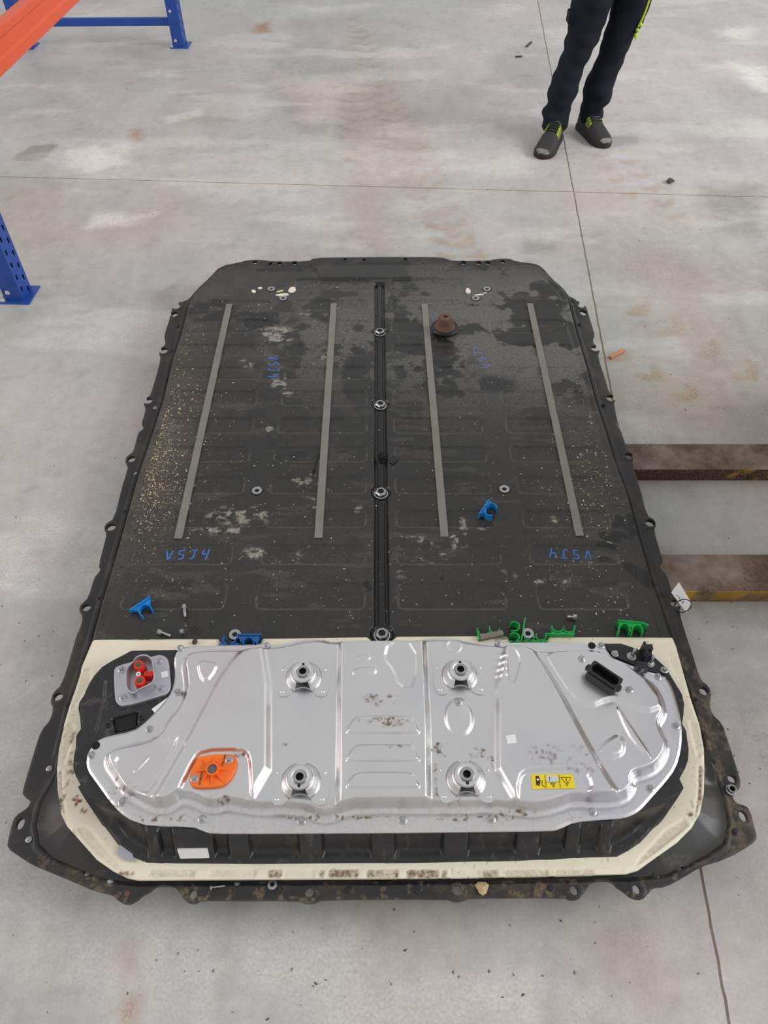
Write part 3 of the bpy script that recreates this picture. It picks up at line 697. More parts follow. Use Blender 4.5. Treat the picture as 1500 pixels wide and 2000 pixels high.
IN = [(362,1282),(380,1273),(420,1270),(470,1270),(515,1267),(560,1262),(590,1254),(625,1251),(650,1257),(760,1255),(815,1257),(835,1250),(890,1250),(915,1257),(965,1262),(1030,1266),(1060,1274),(1165,1270),(1190,1285),(1230,1305),(1265,1324),(1288,1350),(1300,1385),(1297,1400),(1287,1412),(1293,1432),(1304,1452),(1302,1475),(1285,1500),(1260,1512),(1240,1516),(1235,1527),(1240,1538),(1222,1560),(1180,1567),(1120,1563),(1095,1572),(1070,1580),(1040,1584),(1005,1580),(965,1574),(900,1577),(700,1576),(670,1584),(640,1596),(618,1592),(600,1582),(560,1578),(500,1580),(470,1574),(440,1570),(425,1576),(400,1574),(380,1563),(355,1558),(340,1570),(322,1578),(295,1574),(272,1562),(250,1550),(240,1544),(222,1515),(207,1495),(206,1478),(216,1466),(240,1458),(290,1448),(312,1436),(326,1410),(348,1384),(362,1352),(360,1320),(356,1300)]
zz = ZA + .02
INo = smooth_poly(UA(IN, ZA + .006), 1)
FE = []   # polygon, height, wall width
def fe(pts, h, w, sm=1, z=ZA + .025): FE.append((smooth_poly(UA(pts, z), sm) if sm else UA(pts, z), h, w))
fe([(524,1262),(480,1266),(458,1284),(434,1318),(404,1372),(366,1446),(318,1530),(288,1578),(300,1596),(524,1596)], .014, .020)
fe([(972,1258),(1036,1262),(1060,1296),(1094,1352),(1136,1432),(1180,1510),(1214,1560),(1222,1580),(1200,1600),(972,1600)], .014, .018)
fe([(664,1240),(828,1240),(836,1420),(838,1600),(660,1600)], .014, .016, 0)
fe([(398,1466),(470,1464),(486,1474),(490,1500),(491,1576),(338,1576),(352,1540),(380,1482)], -.010, .009)
fe([(1012,1520),(1030,1505),(1132,1503),(1150,1516),(1157,1545),(1120,1562),(1060,1577),(1010,1584)], -.008, .010)
fe([(1168,1463),(1196,1440),(1212,1434),(1220,1452),(1216,1472),(1190,1478)], .007, .012)
fe([(1202,1372),(1224,1405),(1278,1484),(1250,1462),(1224,1428)], .006, .005)
fe([(1062,1270),(1165,1266),(1250,1312),(1300,1376),(1260,1390),(1205,1364),(1188,1364),(1152,1380),(1116,1356),(1086,1312)], .006, .012)
fe([(986,1266),(1005,1268),(1016,1290),(1012,1312),(998,1352)], -.005, .004)
for (a, b) in ((1404, 1437), (1460, 1491), (1514, 1543)):
    fe([(678, b - 2), (681, b - 12), (694, a + 3), (706, a), (794, a), (806, a + 3), (815, b - 12), (818, b - 2), (814, b), (682, b)], .008, .006, 1)
for k in range(4):
    y = 1279 + k * 13.5; fe([(963, y - 3), (972, y - 5), (986, y - 1), (990, y + 4), (978, y + 4), (966, y + 2)], .003, .004)
fe([(700,1284),(722,1283),(724,1294),(698,1295)], .003, .005); fe([(690,1310),(730,1308),(736,1315),(730,1322),(690,1326)], .004, .005)
fe([(758,1258),(812,1258),(812,1345),(780,1345),(768,1310),(750,1290)], -.005, .010)
fe([(385,1292),(405,1290),(424,1296),(418,1312),(402,1332),(390,1320)], .006, .006)
fe([(222,1478),(250,1466),(305,1455),(345,1432),(338,1460),(292,1545),(270,1545),(244,1530),(226,1500)], -.006, .010)
fe([(258,1502),(290,1470),(288,1478),(262,1506)], .003, .004)
CIR = U(885, 1262, zz)
TD = U(897, 1398, ZA + .03); TB = U(895, 1374, ZA + .03)
MOUNT = [(592,1313,1),(899,1309,1),(586,1518,-1),(911,1513,-1)]
def al_z(x, y, d):
    z = ZA - .0025 * (1 - sst(d / .005))
    s = polyd(x, y, INo)
    r = sst((s + .002) / .014)
    z = z - .003 * np.exp(-((s + .008) / .005) ** 2)
    z = z + .020 * r
    for P, h, w in FE:
        q = polyd_loc(x, y, P, .05)
        z = z + h * sst(q / w + .5) * (q > -.9) * r
    c = np.hypot(x - CIR[0], y - CIR[1]); z = z + .0025 * np.exp(-((c - .015) / .0035) ** 2)
    ex = (x - TD[0]) / .029; ey = (y - TD[1]) / .040; e = np.hypot(ex, ey)
    pk = np.hypot((x - TB[0]) / .06, (y - TB[1]) / .075)
    z = z + np.where(e < 1.12, .012 * sst((1.08 - e) / .28) * np.clip(1.15 - pk, 0, 1), 0)
    return z
def a_almud(x, y):
    r = np.zeros(x.shape)
    for (px, py, rx, ry, th, s) in ((1065,1480,40,26,.5,.016),(1130,1495,40,40,.56,.012),(760,1418,48,12,.42,.008),(700,1418,6,6,.4,.01),(920,1590,120,10,.46,.012),(1010,1585,60,14,.42,.014),(860,1480,26,50,.58,.010),(880,1545,40,30,.5,.010),(300,1590,110,12,.56,.01),(230,1540,40,40,.6,.008),(770,1466,30,6,.5,.008),(740,1370,40,18,.6,.012),(560,1453,10,5,.45,.01),(640,1590,160,8,.52,.010),(1150,1590,60,14,.55,.012),(950,1480,40,30,.6,.01),(470,1475,16,8,.5,.008),(430,1560,30,8,.48,.008)):
        r = np.maximum(r, .75 * blob(x, y, px, py, rx, ry, int(px + py), ZA + .02, th, s))
    near = sst((U(750, 1560, ZA)[1] - y) / .02)
    r = r * (.35 + .9 * sst((vnoise(x, y, .005, 88) - .42) / .2))
    return np.maximum(np.clip(r, 0, .9), .18 * near)
def face_attr(sign):
    def fn(x, y):
        e = .004
        gx = (al_z(x + e, y, np.full(x.shape, .05)) - al_z(x - e, y, np.full(x.shape, .05))) / (2 * e)
        return np.clip(sst(sign * gx / .5) * .8, 0, 1)
    return fn
cover = hf('silver_cover', ALo, al_z, .0022, M_alu, pack, skirt=.004,
           attrs={'mud': a_almud, 'film': lambda x, y: .4 * sst((fbm(x, y, .3, 91, 2) - .5) / .3), 'film2': lambda x, y: .35 * sst((fbm(x, y, .25, 95, 2) - .5) / .3)})

def z_at(fn, px, py, z, d=.05):
    p = U(px, py, z); return float(fn(np.array([p[0]]), np.array([p[1]]), np.array([d]))[0])
def on_cover(px, py):
    z = ZA + .02
    for _ in range(3): z = z_at(al_z, px, py, z)
    return U3(px, py, z)

# ---- bolts
def bolt_mesh(r, h, name, m):
    b = MB(); b.lathe([(r * 1.45, 0), (r * 1.5, r * .18), (r * 1.1, r * .42)], 20, cap=True)
    b.lathe([(r, r * .3), (r, h * .85), (r * .88, h)], 6); b.lathe([(r * .45, h), (r * .45, h + .0004)], 6)
    return b.mesh(name, m)
ME_bolt = bolt_mesh(.0052, .008, 'bolt', M_bolt); ME_bolt_s = bolt_mesh(.004, .004, 'bolt', M_bolt); ME_bolt_d = bolt_mesh(.0055, .006, 'bolt', M_hole)
ME_bolt_k = bolt_mesh(.005, .005, 'bolt', M_flange)
for k, (px, py) in enumerate([(352,1266),(347,1352),(292,1424),(179,1475),(239,1567),(395,1600),(521,1261),(589,1604),(787,1602),(960,1600),(1157,1586),(1270,1540),(1320,1418),(1285,1322),(1174,1261),(973,1256),(1136,1287),(1229,1347),(895,1371)]):
    inst(ME_bolt, 'bolt', pack, on_cover(px, py), (0, 0, k * .7))
for px, py in ((187,1456),(1156,1261)): inst(ME_bolt_d, 'bolt', pack, on_cover(px, py))
FB = [(349,638),(336,686),(303,797),(266,926),(244,1000),(194,1169),(132,1378),(96,1501),(56,1640),(215,1723),(463,1727),(547,1739),(681,1737),(817,1736),(1076,1734),(1279,1711),(1435,1625),(1393,1489),(1358,1367),(1179,791),(1132,634),(1118,588),(421,1740)]
for k, (px, py) in enumerate(FB):
    inst(ME_bolt_s if k in (7, 8, 9, 10, 2, 3) else ME_bolt_k, 'bolt', pack, U3(px, py, ZF + .001), (0, 0, k * .5))
b = MB(); b.lathe([(.011, 0), (.011, .006), (.0085, .008), (.0085, .014), (.0055, .014), (.005, .004)], 20, cap=False)
b.build('threaded_bush', M_nut, pack, U3(1426, 1545, ZF))

# nuts in the centre channel
for n in NUTS:
    b = MB(); b.lathe([(.0195, 0), (.0195, .003), (.0165, .004)], 28, cap=False)
    b.lathe([(.0165, .003), (.0165, .011), (.0145, .013), (.0095, .013), (.009, .004), (.0001, .004)], 6, cap=False)
    o = b.build('flange_nut', M_nut, pack, (n[0], n[1], ZL - .011), (0, 0, .3))
    b = MB(); b.lathe([(.0090, .006), (.0090, .0118)], 20); b.build('nut_bore_shade', M_hole, o, (n[0], n[1], ZL - .011))  # black disc put in for the shade down the bore
# countersunk screws with dark seats
for px, py in ((530,565),(553,583),(951,565),(929,583),(502,959),(985,956),(459,1240),(1031,1238)):
    p = U3(px, py, ZL)
    b = MB(); b.lathe([(.0165, .0), (.0165, .0012), (.0155, .0012)], 28)
    s = b.build('screw_seat', M_hole, pack, p)
    b = MB(); b.lathe([(.0145, .001), (.014, .0028), (.0062, .0022), (.0058, .0014)], 28, cap=False)
    b.build('countersunk_screw', M_nut, pack, p); 
    b = MB(); b.lathe([(.0062, .0010), (.0062, .0017)], 6); b.build('hex_socket', M_hole, s, p)

# steel strips on the lid
for top, bot, wt, wb in (((448,595),(348,1053),13,20),((652,594),(622,1052),12,18),((829,594),(868,1049),12,18),((1035,594),(1132,1048),13,20)):
    n = 26; L = []; R = []
    for i in range(n + 1):
        t = i / n
        a = U3(top[0], top[1], ZL); c = U3(bot[0], bot[1], ZL); p = a.lerp(c, t)
        hw = ((U(top[0] + wt / 2, top[1], ZL)[0] - a.x) * (1 - t) + (U(bot[0] + wb / 2, bot[1], ZL)[0] - c.x) * t)
        hw = .0105
        zz_ = ZL + .0022 + .0018 * math.sin(i * 1.7 + top[0]) ** 2
        L.append(((p.x - hw), p.y, zz_)); R.append(((p.x + hw), p.y, zz_))
    vs = []; fs = []
    for i in range(n + 1):
        for q, dz in ((L[i], -.003), (R[i], -.003), (R[i], 0), (L[i], 0)): vs.append((q[0], q[1], q[2] + dz))
    for i in range(n):
        for k in range(4): fs.append((4 * i + k, 4 * i + (k + 1) % 4, 4 * i + 4 + (k + 1) % 4, 4 * i + 4 + k))
    fs += [(3, 2, 1, 0), (4 * n, 4 * n + 1, 4 * n + 2, 4 * n + 3)]
    MB().add(vs, fs).build('metal_strip', M_steel, pack)

# chalk handwriting VSJ4
GL = {'V': [[(0, 1), (.28, 0), (.75, 1)]], 'S': [[(.85, 1), (.15, .95), (.12, .58), (.62, .5), (.6, .1), (0, .02)]],
      'J': [[(.1, .95), (.9, 1)], [(.55, .97), (.4, .2), (.15, 0), (-.1, .1)]], '4': [[(.15, 1), (0, .5), (.6, .45)], [(.85, 1.0), (.45, -.15)]]}
def chalk(text, px, py, px2, py2, hpx, m=M_chalk, flip=1, drop=0):
    """baseline from (px,py) to (px2,py2) in the photograph, letter height hpx along the page-up normal"""
    a = U3(px, py, ZL); c = U3(px2, py2, ZL); e = (c - a); up = Vector((-e.y, e.x, 0)).normalized() * hpx
    n = len(text); b = MB(); w = .0036
    for i, ch in enumerate(text):
        o = a + e * ((i + .0) / n)
        for st in GL[ch]:
            pts = [o + e * (q[0] * .62 / n) + up * q[1] for q in st]
            if len(pts) > 2:
                d = []
                for j in range(len(pts) - 1):
                    for s in range(4):
                        p0 = pts[max(j - 1, 0)]; p1 = pts[j]; p2 = pts[j + 1]; p3 = pts[min(j + 2, len(pts) - 1)]; t = s / 4
                        d.append(.5 * ((2 * p1) + (p2 - p0) * t + (2 * p0 - 5 * p1 + 4 * p2 - p3) * t * t + (3 * p1 - p0 - 3 * p2 + p3) * t ** 3))
                d.append(pts[-1]); pts = d
            b.ribbon([(p.x, p.y) for p in pts], w, -.0006, .0005, lambda X, Y: float(lid_z(np.array([X]), np.array([Y]), np.array([.2]))[0]))
    return b.build('chalk_writing', m, pack)
chalk('VSJ4', 323, 1092, 418, 1088, .028)
chalk('VSJ4', 1152, 1074, 1062, 1070, .028)
chalk('VSJ4', 524, 698, 526, 744, .032)
chalk('VSJ4', 958, 716, 926, 668, .022, M_chalk2)

# pale sealant residue
for k, pts in enumerate(([(490,568),(497,566),(501,571),(494,573)],[(503,563),(510,561),(513,564),(506,566)],[(535,577),(560,574),(566,577),(548,580)],[(562,570),(567,561),(577,561),(578,569),(569,573)],[(540,571),(552,567),(554,569),(541,572)],[(909,567),(914,563),(920,570),(917,575),(910,573)],[(926,576),(944,574),(945,577),(927,578)],[(943,572),(951,571),(952,574),(944,575)])):
    P = smooth_poly(UA(pts, ZL), 1); MB().prism([tuple(p) for p in P], ZL - .0005, ZL + .002 + .001 * (k % 3)).build('sealant_residue', M_cream if k != 7 else M_scrap, pack)

# ---- mount brackets on the cover
_b = MB(); _b.lathe([(.004, 0), (.0025, .0014), (.0006, .0018)], 12); ME_riv = _b.mesh('rivet_dimple', M_alu)
for (px, py, sgn) in MOUNT:
    zb = ZA + .0205
    c = U3(px, py, zb + .02); cx, cy = c.x, c.y - .012 * 0
    yo = -.004 * sgn
    W, D = .055, .037
    outl = []
    for (ax, ay) in ((-W, -D), (-.03, -D - .004), (-.014, -.018), (.014, -.018), (.03, -D - .004), (W, -D), (W, D), (.032, D + .004), (.018, .022), (-.018, .022), (-.032, D + .004), (-W, D)):
        outl.append((cx + ax, cy - .010 * sgn * 0 + ay * 1.0 - .006))
    P = smooth_poly(np.array(outl), 2)
    br = MB().prism([tuple(p) for p in P], zb, zb + .0022).build('mount_bracket', M_alu, pack)
    b = MB(); prof = [(.038, zb + .002), (.034, zb + .006), (.028, zb + .016), (.0245, zb + .024), (.022, zb + .0275), (.012, zb + .028)]
    T = Matrix.Translation((cx, cy - .002 - .004 * (1 - sgn) * 0, 0))
    for a0, a1 in ((-math.pi * .34, math.pi * .42), (math.pi * .60, math.pi * 1.34)):
        b.lathe(prof[:4], 16, T, a0, a1, cap=False)
    b.lathe(prof[3:] , 32, T, cap=False)
    o = b.build('boss', M_alu, br); o.modifiers.new('solid', 'SOLIDIFY').thickness = .0012
    b = MB(); b.lathe([(.0122, zb + .027), (.0122, zb + .0292), (.0075, zb + .0292), (.007, zb + .018)], 28, T, cap=False)
    b.build('threaded_insert', M_nut, br)
    b = MB(); b.lathe([(.0075, zb + .019), (.0075, zb + .020)], 20, T); b.build('insert_bore', M_hole, br)
    b = MB(); b.lathe([(.0028, zb + .0279), (.0028, zb + .0285)], 14, Matrix.Translation((cx, cy - .002 + .0165 * sgn, 0))); b.build('locating_hole', M_hole, br)
    for qx, qy in ((-.042, -.028), (.042, -.028), (.043, .022), (-.043, .022)):
        inst(ME_riv, 'rivet_dimple', br, (cx + qx, cy - .006 + qy, zb + .002))
# ---- orange service plug
zo = z_at(al_z, 415, 1550, ZA + .025) + .0005
OP = smooth_poly(UA([(389,1477),(415,1473),(440,1472),(456,1473),(463,1483),(462,1494),(456,1512),(444,1527),(428,1536),(380,1538),(371,1532),(369,1520),(373,1507),(381,1487)], zo + .008), 1)
plug = MB().prism([tuple(p) for p in OP], zo, zo + .008).build('service_plug', M_orange, pack, bevel=.0015)
hc = U3(414, 1501, zo + .018)
b = MB(); b.lathe([(.0125, zo + .006), (.0118, zo + .017), (.0095, zo + .017), (.0092, zo + .008)], 28, Matrix.Translation((hc.x, hc.y, 0)), cap=False); b.build('hub', M_orange, plug)
b = MB(); b.lathe([(.0096, zo + .008), (.0096, zo + .0145)], 28, Matrix.Translation((hc.x, hc.y, 0))); b.build('grey_cap', M_grey, plug)
for k in range(8):
    a = k * math.pi / 4 + .05; ln = (.030, .028, .026, .032, .034, .030, .028, .036)[k]; ca, sa = math.cos(a), math.sin(a)
    v = []
    for t, zt in ((.011, zo + .0155), (ln, zo + .0085)):
        for s in (-1, 1):
            for zq in (zo + .006, zt): v.append((hc.x + ca * t - sa * s * .0009, hc.y + sa * t + ca * s * .0009, zq))
    MB().add(v, [(0, 1, 3, 2), (4, 6, 7, 5), (0, 4, 5, 1), (2, 3, 7, 6), (1, 5, 7, 3), (0, 2, 6, 4)]).build('rib', M_orange, plug)
for px, py in ((448,1484),(380,1521)):
    p = U3(px, py, zo + .008); inst(ME_bolt, 'bolt', plug, p)
for a_, b_ in (((440,1473),(434,1496)),((394,1508),(390,1533))):
    MB().ribbon([U(a_[0], a_[1], zo + .0085), U(b_[0], b_[1], zo + .0085)], .0024, zo + .008, zo + .0086).build('paint_mark', M_tape, plug)

# ---- high-voltage connector
zp = ZC
PLo = smooth_poly(UA([(222,1310),(226,1302),(240,1297),(262,1291),(300,1281),(313,1278),(325,1283),(330,1293),(332,1320),(334,1342),(327,1355),(310,1360),(241,1380),(229,1375),(224,1363)], zp + .008), 1)
hv = MB().prism([tuple(p) for p in PLo], zp - .002, zp + .008).build('terminal_plate', M_alu2, pack, bevel=.0012)
zr = zp + .034
SH = smooth_poly(UA([(245,1310),(250,1300),(260,1292),(264,1283),(275,1278),(287,1278),(297,1285),(300,1300),(302,1315),(302,1327),(296,1336),(270,1347),(263,1354),(256,1355),(247,1347),(245,1338)], zr), 2)
cs = SH.mean(0); SHi = cs + (SH - cs) * .93
b = MB(); b.ring([tuple(p) for p in SH], [tuple(p) for p in SHi], zp + .006, zr); b.build('shroud', M_alu2, hv)
for px, py in ((270.4, 1298), (272.5, 1329)):
    p = U3(px, py, zr + .002)
    b = MB(); b.lathe([(.0115, zp + .008), (.0108, zr), (.0100, zr + .002), (.0070, zr + .002), (.0068, zr + .0012)], 28, Matrix.Translation((p.x, p.y, 0)), cap=False); t = b.build('terminal', M_red, hv)
    b = MB(); b.lathe([(.0072, zr - .002), (.0072, zr + .0016)], 24, Matrix.Translation((p.x, p.y, 0))); b.lathe([(.003, zr + .0016), (.003, zr + .003)], 6, Matrix.Translation((p.x, p.y, 0))); b.build('terminal_contact', M_tape, t)
p = U3(291, 1316, zr - .004)
b = MB(); b.box((p.x, p.y, zr - .014), (.021, .010, .022), None)
for s in (-1, 1): b.lathe([(.0042, zr - .004), (.0042, zr - .0005), (.0022, zr - .0005), (.002, zr - .004)], 16, Matrix.Translation((p.x + s * .005, p.y + .001, 0)), cap=False)
b.build('interlock_plug', M_red, hv, bevel=.0008)
p = U3(270, 1316, zr - .006); b = MB(); b.lathe([(.005, zp + .008), (.005, zr - .006), (.0025, zr - .006), (.0022, zr - .012)], 18, Matrix.Translation((p.x, p.y, 0)), cap=False); b.build('pilot_pin', M_white, hv)
for px, py in ((238,1308),(312,1291),(316,1345),(241,1363)): inst(ME_bolt, 'bolt', hv, U3(px, py, zp + .008))
def flat(name, m, pts, z, parent, t=.0006, sm=0):
    P = UA(pts, z); P = smooth_poly(P, sm) if sm else P
    return MB().prism([tuple(q) for q in P], z - t, z).build(name, m, parent)
flat('small_label', M_white, [(314,1313),(327,1310),(329,1321),(316,1324)], zp + .0088, hv)
for px, py in ((212,1417),(276,1402)):
    p = U3(px, py, ZC); b = MB(); b.lathe([(.0055, 0), (.0055, .003), (.003, .003), (.003, .0005), (.0001, .0005)], 18, cap=False); b.build('threaded_boss', M_black, pack, p)
flat('paper_tab', M_white, [(296,1385),(330,1360),(334,1362),(302,1392)], ZC + .004, pack)

# ---- low-voltage socket on the cover
zc = on_cover(1185, 1330).z
a = U3(1160, 1298, zc + .03); c = U3(1209, 1331, zc + .03)
ang = math.atan2(c.y - a.y, c.x - a.x)
mid = U3(1182, 1318, zc + .028)
T = Matrix.Translation((mid.x, mid.y, zc)) @ Matrix.Rotation(ang, 4, 'Z')
def pill(L, D, n=8, r=None):
    r = r or D; P = []
    for (sx, sy, a0) in ((1, 1, 0), (-1, 1, 90), (-1, -1, 180), (1, -1, 270)):
        for k in range(n + 1):
            q = math.radians(a0 + 90 * k / n); P.append((sx * (L - r) + r * math.cos(q), sy * (D - r) + r * math.sin(q)))
    return P
b = MB(); b.ring(pill(.034, .0145, 6, .005), pill(.029, .0105, 6, .0098), -.001, .030, T); sock = b.build('socket_connector', M_rubber, pack, bevel=0)
b = MB(); b.prism(pill(.0295, .011, 6, .0098), .004, .008, T); b.build('socket_floor', M_hole, sock)
b = MB()
for s in (-1, 1): b.box((s * .036, -.004, .020), (.006, .012, .010), T); b.box((s * .0385, -.004, .020), (.004, .006, .006), T)
b.box((0, -.0155, .012), (.060, .003, .022), T); b.build('side_latch', M_rubber, sock, bevel=.0006)

# ---- low-voltage post at the far right corner
zk = ZC + .0005
kb = MB(); K = [(1183,1262),(1215,1262),(1250,1275),(1282,1296),(1296,1310),(1283,1316),(1240,1299),(1198,1281)]
post = MB().prism([tuple(q) for q in smooth_poly(UA(K, zk + .004), 1)], zk - .002, zk + .004).build('post_base', M_black, pack)
for px, py in ((1201,1277),(1297,1309)): inst(ME_bolt, 'bolt', post, U3(px, py, zk + .004))
for px, py, m in ((1233,1283,M_bolt),(1269,1296,M_bolt)):
    p = U3(px, py, zk + .004); b = MB()
    b.lathe([(.010, 0), (.010, .002), (.0055, .002), (.0055, .005), (.0036, .006), (.0036, .030), (.003, .031)], 20); b.build('threaded_stud', M_bolt, post, p)
p = U3(1254, 1301, zk + .02); q = U3(1264, 1268, zk + .03)
b = MB(); b.box((p.x, p.y, zk + .012), (.022, .018, .026)); b.build('post_cover', M_rubber, post, bevel=.001)
b = MB(); b.box((q.x - .004, q.y + .000, zk + .02), (.005, .030, .036)); b.box((q.x + .004, q.y + .004, zk + .018), (.016, .012, .034)); b.box((q.x, q.y - .012, zk + .016), (.016, .010, .03)); b.build('post_flap', M_rubber, post, bevel=.001)

# ---- labels
zy = z_at(al_z, 1080, 1530, ZA + .025) + .0012
yl = flat('warning_label', M_yellow, [(1037,1512),(1119,1512),(1124,1540),(1040,1541)], zy, pack)
zi = zy + .0004
lab = lambda X, Y: (1000 + X / 9.375, 1460 + Y / 9.375)
def lp(name, m, pts, z=zi, t=.0004): return flat(name, m, [lab(*p) for p in pts], z, yl, t)
def stroke(name, m, pts, w):
    return MB().ribbon([U(*lab(*p), zi) for p in pts], w, zi - .0004, zi).build(name, m, yl)
stroke('label_rule', M_ink, [(600, 500), (628, 745)], .0008); stroke('label_rule', M_ink, [(860, 500), (888, 740)], .0008); stroke('label_rule', M_ink, [(620, 632), (868, 632)], .0008)
lp('glove_symbol', M_ink, [(430,518),(488,518),(510,580),(522,640),(516,650),(504,620),(514,690),(506,704),(494,650),(492,705),(482,706),(478,655),(470,700),(460,700),(458,655),(450,688),(442,684),(438,600)])
lp('spark_symbol', M_white, [(455,570),(470,575),(480,563),(490,582),(505,590),(482,600),(470,612),(462,596),(450,592)], zi + .0003)
stroke('cable_symbol', M_ink, [(530,600),(552,610),(560,630),(548,660),(560,690),(605,725)], .0011)
lp('manual_symbol', M_lgrey, [(636,518),(738,522),(744,632),(650,632)]); lp('manual_symbol', M_lgrey, [(742,522),(834,518),(838,616),(824,632),(748,632)])
lp('exclamation_mark', M_ink, [(682,538),(698,538),(695,585),(686,585)], zi + .0003); lp('exclamation_mark', M_ink, [(685,592),(701,592),(701,606),(685,606)], zi + .0003)
stroke('triangle_symbol', M_ink, [(706,652),(798,652),(764,722),(706,652)], .0011); stroke('exclamation_mark', M_ink, [(755,662),(760,702)], .0010)
stroke('triangle_symbol', M_ink, [(896,545),(1076,545),(1012,700),(896,545)], .0011)
stroke('bolt_symbol', M_ink, [(1002,568),(985,615),(1014,620),(1004,668)], .0013)
def on_case(px, py):
    z = ZG + .03
    for _ in range(12):
        p = np.array([U(px, py, z)]); d = np.maximum(polyd(p[:, 0], p[:, 1], CASEo), 0)
        z = .5 * z + .5 * float(case_z(p[:, 0], p[:, 1], d)[0])
    return U3(px, py, z)
vs = [on_case(a, c) for a, c in ((353, 1674), (409, 1673), (405, 1656), (347, 1657))]
nn = (vs[1] - vs[0]).cross(vs[3] - vs[0]).normalized()
vs = [v + nn * .0035 for v in vs] + [v - nn * .002 for v in vs]
MB().add(vs, [(0, 1, 2, 3), (7, 6, 5, 4), (0, 4, 5, 1), (1, 5, 6, 2), (2, 6, 7, 3), (3, 7, 4, 0)]).build('paper_label', M_white, pack)
flat('paper_sticker', M_white, [(988,1437),(1006,1434),(1010,1451),(991,1453)], on_cover(998, 1444).z + .001, pack)
flat('paper_scrap', M_scrap, [(232,1651),(240,1649),(256,1660),(260,1672),(266,1683),(246,1680),(228,1668)], ZG + .006, pack)

# ------------------------------------------------------------------ loose things on the lid
def arc(cx, cy, rx, ry, a0, a1, n=10):
    return [(cx + rx * math.cos(math.radians(a0 + (a1 - a0) * k / n)), cy - ry * math.sin(math.radians(a0 + (a1 - a0) * k / n))) for k in range(n + 1)]
def clip(label, m, base, arcs, group, h=.016, z0=ZL, webs=(), pad=None, w=.0022):
    pts = [p for s in [base] + list(arcs) for p in s]
    cx = sum(p[0] for p in pts) / len(pts); cy = sum(p[1] for p in pts) / len(pts)
    zt = z0 + h; c = U3(cx, cy, zt)
    root = empty('pipe_clip', (c.x, c.y, z0), label, 'pipe clip', group)
    MB().ribbon([U(p[0], p[1], zt) for p in base], .0028, z0, zt).build('base_bar', m, root)
    for s in arcs: MB().ribbon([U(p[0], p[1], zt) for p in s], w, z0, zt).build('clip_arm', m, root)
    for s in webs:
        P = UA(s, zt - .004); MB().prism([tuple(q) for q in P], z0 + .002, zt - .004).build('web', m, root)
    if pad:
        P = UA(pad, zt); MB().prism([tuple(q) for q in P], z0 + .001, zt + .001).build('felt_pad', M_pad, root)
    return root
G1 = 'blue plastic pipe clips on the lid'; G2 = 'green plastic pipe clips on the lid'
clip('bright blue pipe clip lying alone at the left of the black lid', M_blue, [(253,1191),(292,1165)], [arc(284,1192,13,12,-5,245)], G1, webs=[[(253,1191),(292,1165),(294,1180),(275,1182),(270,1193)]])
clip('bright blue pipe clip beside the round screw, right half of lid', M_blue, [(936,1003),(955,975)], [arc(959,993,12,11,10,150), arc(958,996,12,10,150,290)], G1, h=.02, webs=[[(936,1003),(955,975),(960,985),(950,990),(950,1001)]])
clip('dark blue pipe clip, open side up, at cream seal edge', M_blue2, [(427,1258),(468,1258)], [[(438,1241),(434,1250),(440,1256),(446,1258)], [(462,1243),(460,1252),(452,1257),(446,1258)]], G1, webs=[[(428,1258),(437,1252),(446,1258)], [(446,1258),(458,1251),(466,1258)]])
clip('dark blue pipe clip with flat bar on top, at cream seal edge', M_blue2, [(463,1239),(510,1239)], [arc(485,1256,11,12,-15,195)], G1, webs=[[(464,1240),(508,1240),(500,1256),(495,1250),(485,1243),(475,1249),(471,1256)]], h=.022)
zc2 = ZL
clip('green pipe clip with grey felt pad, leftmost of the green row', M_green, [(934,1248),(984,1235)], [arc(945,1234,10,9,170,360), arc(966,1226,10,9,160,350), [(932,1226),(936,1246)]], G2, pad=[(937,1239),(981,1231),(983,1240),(939,1249)])
clip('green pipe clip standing upright with tall back, second in the green row', M_green, [(1026,1206),(1018,1253)], [arc(1004,1223,11,9,-120,130), arc(1004,1244,11,8,-120,130), [(996,1252),(1018,1252)]], G2, h=.022)
clip('green pipe clip around the round screw, third in the green row', M_green, [(1022,1252),(1068,1252)], [arc(1034,1243,10,9,160,370), arc(1057,1241,10,10,150,390)], G2, webs=[[(1022,1252),(1026,1248),(1045,1250),(1066,1248),(1067,1252)]])
clip('green pipe clip opening upwards, right end of the touching row', M_green, [(1066,1237),(1122,1238)], [arc(1090,1224,12,9,165,375), arc(1112,1225,11,10,165,385)], G2, webs=[[(1074,1238),(1080,1232),(1101,1233),(1121,1233),(1122,1238)]])
clip('green pipe clip lying apart by the right lid edge', M_green, [(1207,1211),(1256,1216),(1267,1221)], [arc(1220,1230,11,13,-15,200), arc(1245,1232,11,12,-15,200)], G2, webs=[[(1208,1212),(1254,1216),(1252,1222),(1244,1220),(1232,1226),(1222,1217),(1210,1222)]], h=.022)

